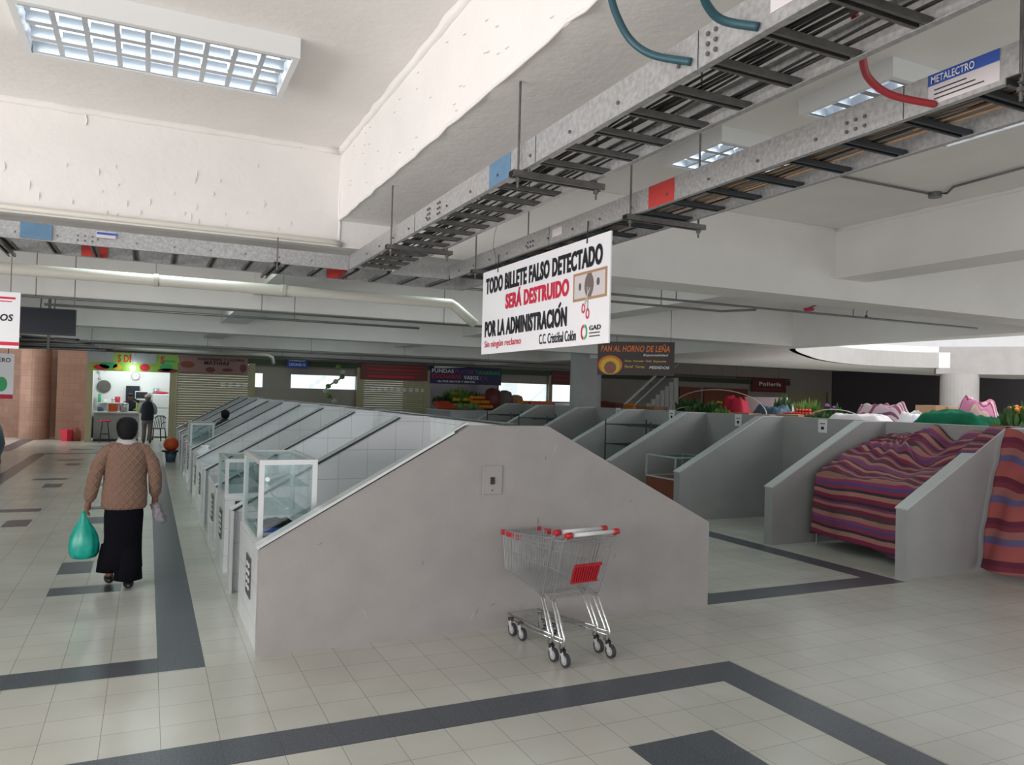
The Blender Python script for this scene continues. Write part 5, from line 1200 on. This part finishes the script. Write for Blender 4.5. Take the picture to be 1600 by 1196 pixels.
fruit('mandarin', 'fruit_yellow', .045, 'yellow fruit in the heap left of the big hoop', 'fruit', heap(13.0, yc, ZP+.02, 4, 9, 4, .045), 'yellow fruit in a heap')
foliage('dark green leafy bunch under the left foot of the large hoop', 'herbs', 1078, .9, .55, 'leaf', 260)
foliage('dark green leafy heap between the hoop and the crimson cloth', 'herbs', 1105, 1.1, .42, 'leaf', 300, 12.8)
foliage('yellow-flowered bunch under the large hoop', 'flowers', 1118, .6, .50, 'leaf_light', 160, 13.2, flower='fruit_yellow')
foliage('tall leafy bunch beside the blank white board', 'herbs', 1222, .5, .65, 'leaf', 140, 13.4)
foliage('light green onion bunch above the red crate', 'herbs', 1262, .7, .62, 'leaf_light', 160, 13.3)
foliage('dark bunch of herbs leaning under the small hoop left of the pale sheet', 'herbs', 1285, .8, .32, 'leaf', 240, 12.6)
foliage('dark-leaved bunch with purple stems right of the onion bunch', 'herbs', 1300, .5, .50, 'leaf', 120, 13.3, flower='ink_purple')
foliage('green bunch with orange flowers at the far right edge', 'flowers', 1592, .55, .56, 'leaf', 220, 12.7, flower='fruit_orange')
foliage('low light green vegetable bunch right of the emerald tarpaulin', 'herbs', 1565, .6, .28, 'leaf_light', 160, 12.7)
# white hoops and board
def hoop(label, pa, pb, ptop, x_, r_=.012):
    A = at(*pa, 0, x_); B = at(*pb, 0, x_); T = at(*ptop, 0, x_); pts = []
    mid = (A+B)/2
    for i in range(21):
        a = PI*i/20; pts.append(mid+(A-mid)*math.cos(a)+Vector((0, 0, T.z-mid.z))*math.sin(a))
    pts[0].z = min(pts[0].z, ZP+.1); tag(MB().tube([Vector((pts[0].x, pts[0].y, ZP))]+pts+[Vector((pts[-1].x, pts[-1].y, ZP))], r_, 8).build('plastic_hoop', 'pvc', smooth=True), label, 'hoop')
hoop('large white plastic hoop arching over the green bunches', (1048, 642), (1198, 650), (1112, 609), 12.6)
hoop('small white plastic hoop inside the foot of the large one', (1052, 648), (1098, 650), (1072, 636), 12.45)
hoop('thin pale hoop over the dark herbs left of the pale sheet', (1258, 658), (1350, 662), (1300, 640), 12.4, .008)
q = at(1195, 625, 0, 14.0)
bo = thing('blank_board', 'blank white board standing behind the crimson cloth bundle', 'board', (14.1, on(1195, 14.1), ZP)); MB().box(-.01, .01, -.75, .75, 0, .62).build('panel', 'sign_white', bo)
# ============================================================ FAR PRODUCE BY THE PACKAGING SHOP
ft = thing('produce_counter', 'sloping far produce stand heaped with vegetables under the navy shop sign', 'counter', (8.4, 22.2, 0))
MB().box(0, 6.6, 0, 2.2, 0, 1.44).build('base', 'wtile_x', ft); MB().box(-.03, 6.63, -.03, 2.23, 1.44, 1.47).build('worktop', 'white_plastic', ft)
def fx(px, y_=23.2): return at(px, 620, 1, y_).x
cs = (('melon', 'melon', .12, 'green melon on the far sloping vegetable heap', 'melon', [(fx(705), 22.45, 1.475), (fx(712), 22.8, 1.475), (fx(722), 22.5, 1.475), (fx(735), 22.8, 1.475)], 'melons on the far stand'),)
for a_ in cs: fruit(*a_)
rs = random.Random(4)
def heapx(px0, px1, zt, m_, label, cat, nm, group, r_, y0_=22.5, nrow=3, ncol=10):
    P_ = []
    for j in range(nrow):
        for i in range(ncol-j):
            u = (i+.5*j)/ncol; P_.append((fx(px0)+(fx(px1)-fx(px0))*u, y0_+.22*j+rs.uniform(-.03, .03), 1.475+(zt-1.475)*min(1, (j+.3)/nrow)))
    fruit(nm, m_, r_, label, cat, P_, group)
heapx(672, 700, 1.65, 'tomato', 'red pepper piled at the left end of the far vegetable stand', 'pepper', 'red_pepper', 'red peppers on the far stand', .07, 22.4)
heapx(712, 745, 2.05, 'fruit_yellow', 'yellow pepper on the far vegetable heap', 'pepper', 'yellow_pepper', 'yellow peppers on the far stand', .07, 23.2)
heapx(735, 765, 1.9, 'fruit_orange', 'carrot-coloured vegetable on the far heap', 'vegetable', 'squash', 'orange squashes on the far stand', .07, 22.9)
heapx(800, 860, 1.75, 'fruit_orange', 'orange fruit in the far row left of the grey column', 'orange', 'far_orange', 'oranges on the far stand, right part', .065, 22.5, 3, 14)
for i, (px, w_, h_, m_, lab_) in enumerate(((700, .8, .45, 'leaf', 'dark leafy heap at the left of the far stand'), (725, 1.2, .72, 'leaf_light', 'light green leafy heap on the far stand under the sign'), (750, 1.0, .60, 'leaf', 'dark green heap in the middle of the far stand'), (785, .9, .70, 'leaf', 'dark bunch behind the brown sacks of the far stand'))):
    foliage(lab_, 'vegetables', px, w_, h_, m_, 220, nm='vegetable_heap', loc=(fx(px), 23.8, 1.475))
for i, (px, w_, h_, m_, lab_) in enumerate(((770, .5, .72, 'maroon', 'dark maroon sack standing on the far stand, left one'), (790, .55, .66, 'grey_cloth', 'grey-brown sack on the far stand, middle one'), (808, .5, .52, 'card', 'brown sack on the far stand, right one'))):
    b_ = MB(); b_.rings([(0, 0, 0, w_/2, .25), (0, 0, h_*.5, w_/2*1.08, .28, .04, 4), (0, 0, h_*.9, w_/2*.8, .2, .06, 5), (0, 0, h_, .08, .06)], 20); o = b_.build('sack', m_, smooth=True); o.location = (fx(px), 23.3, 1.475); tag(o, lab_, 'sack')
for i, (px, m_, lab_) in enumerate(((838, 'orange', 'orange crate on the far stand near the grey column'), (872, 'galv', 'grey plastic crate on the far stand beside the grey column'))):
    b_ = thing('crate', lab_, 'crate', (fx(px), 22.9, 1.475)); MB().box(-.45, .45, -.2, .2, 0, .3).build('box', m_, b_, bevel=.01)
# more goods filling the row behind the spine
foliage('dense dark green heap between the wire rack and the small hoop', 'herbs', 1095, 1.0, .38, 'leaf', 280, 12.45)
foliage('light green leafy bunch left of the crimson cloth', 'herbs', 1128, .5, .36, 'leaf_light', 140, 12.5)
foliage('dark green bunch behind the second striped bundle', 'herbs', 1318, .7, .34, 'leaf', 200, 13.6)
foliage('small dark bunch right of the pink bundle', 'herbs', 1572, .5, .42, 'leaf', 160, 13.4)
bundle('sack', 'pale crumpled sack between the red crate and the pale hoop', 'sack', 1208, 1246, .34, 'cap_white', 13.6, ZP, 61, .4)
bundle('sack', 'yellowish sack left of the emerald tarpaulin, behind the printed sack', 'sack', 1418, 1452, .34, 'cap_white', 13.3, ZP, 71, .4)
crate('wooden crate on the counter under the yellow fruit heap', 1022, .6, .4, .30, 'card', 12.5)
crate('brown crate at the counter edge below the blue bundle', 1165, .6, .35, .24, 'card', 12.4)
crate('red crate beside the low vegetable bunch at the right edge', 1545, .6, .35, .18, 'ink_red', 12.45)
gl = thing('hanging_garland', 'pale green and white garland hanging before the far window strip', 'garland', (at(528, 600, 1, 28.5).x, 28.5, 1.6))
b_ = MB(); rs = random.Random(9); pts = [Vector((.25*math.sin(i*.5)-.02*i, 0, 1.25-.09*i)) for i in range(15)]
b_.tube(pts, .03, 6); b_.build('cord', 'leaf_light', gl)
for i, p in enumerate(pts[::2]): MB().ball(p, .10, .05, .09, 8, 6).build('bow', 'collar' if i % 2 else 'leaf_light', gl, smooth=True)
MB().tube([pts[0], Vector((0, 0, 2.1))], .006, 5).build('wire', 'galv_dark', gl)
# scuffs and old marks on the gable wall
for i, (px, py, ln, an) in enumerate(((867, 700, .10, 1.4), (852, 716, .04, 1.5), (985, 783, .03, 1.5), (738, 962, .10, 1.1), (745, 955, .08, 1.2), (770, 945, .05, .4), (570, 960, .10, 2.0), (660, 880, .04, 1.6), (840, 815, .07, 1.6), (590, 745, .05, .1), (500, 850, .03, .6), (960, 870, .05, 1.3))):
    q = at(px, py, 1, 5.968); d = Vector((math.cos(an), 0, math.sin(an)))*ln/2
    tag(MB().tube([q-d, q+Vector((.006, 0, 0)), q+d], [.0005, .0028, .0005], 5).build('scuff_mark', 'conduit' if i % 3 else 'collar'), 'thin scuff mark on the plaster of the gable wall', 'scuff mark', 'scuff marks on the gable wall')
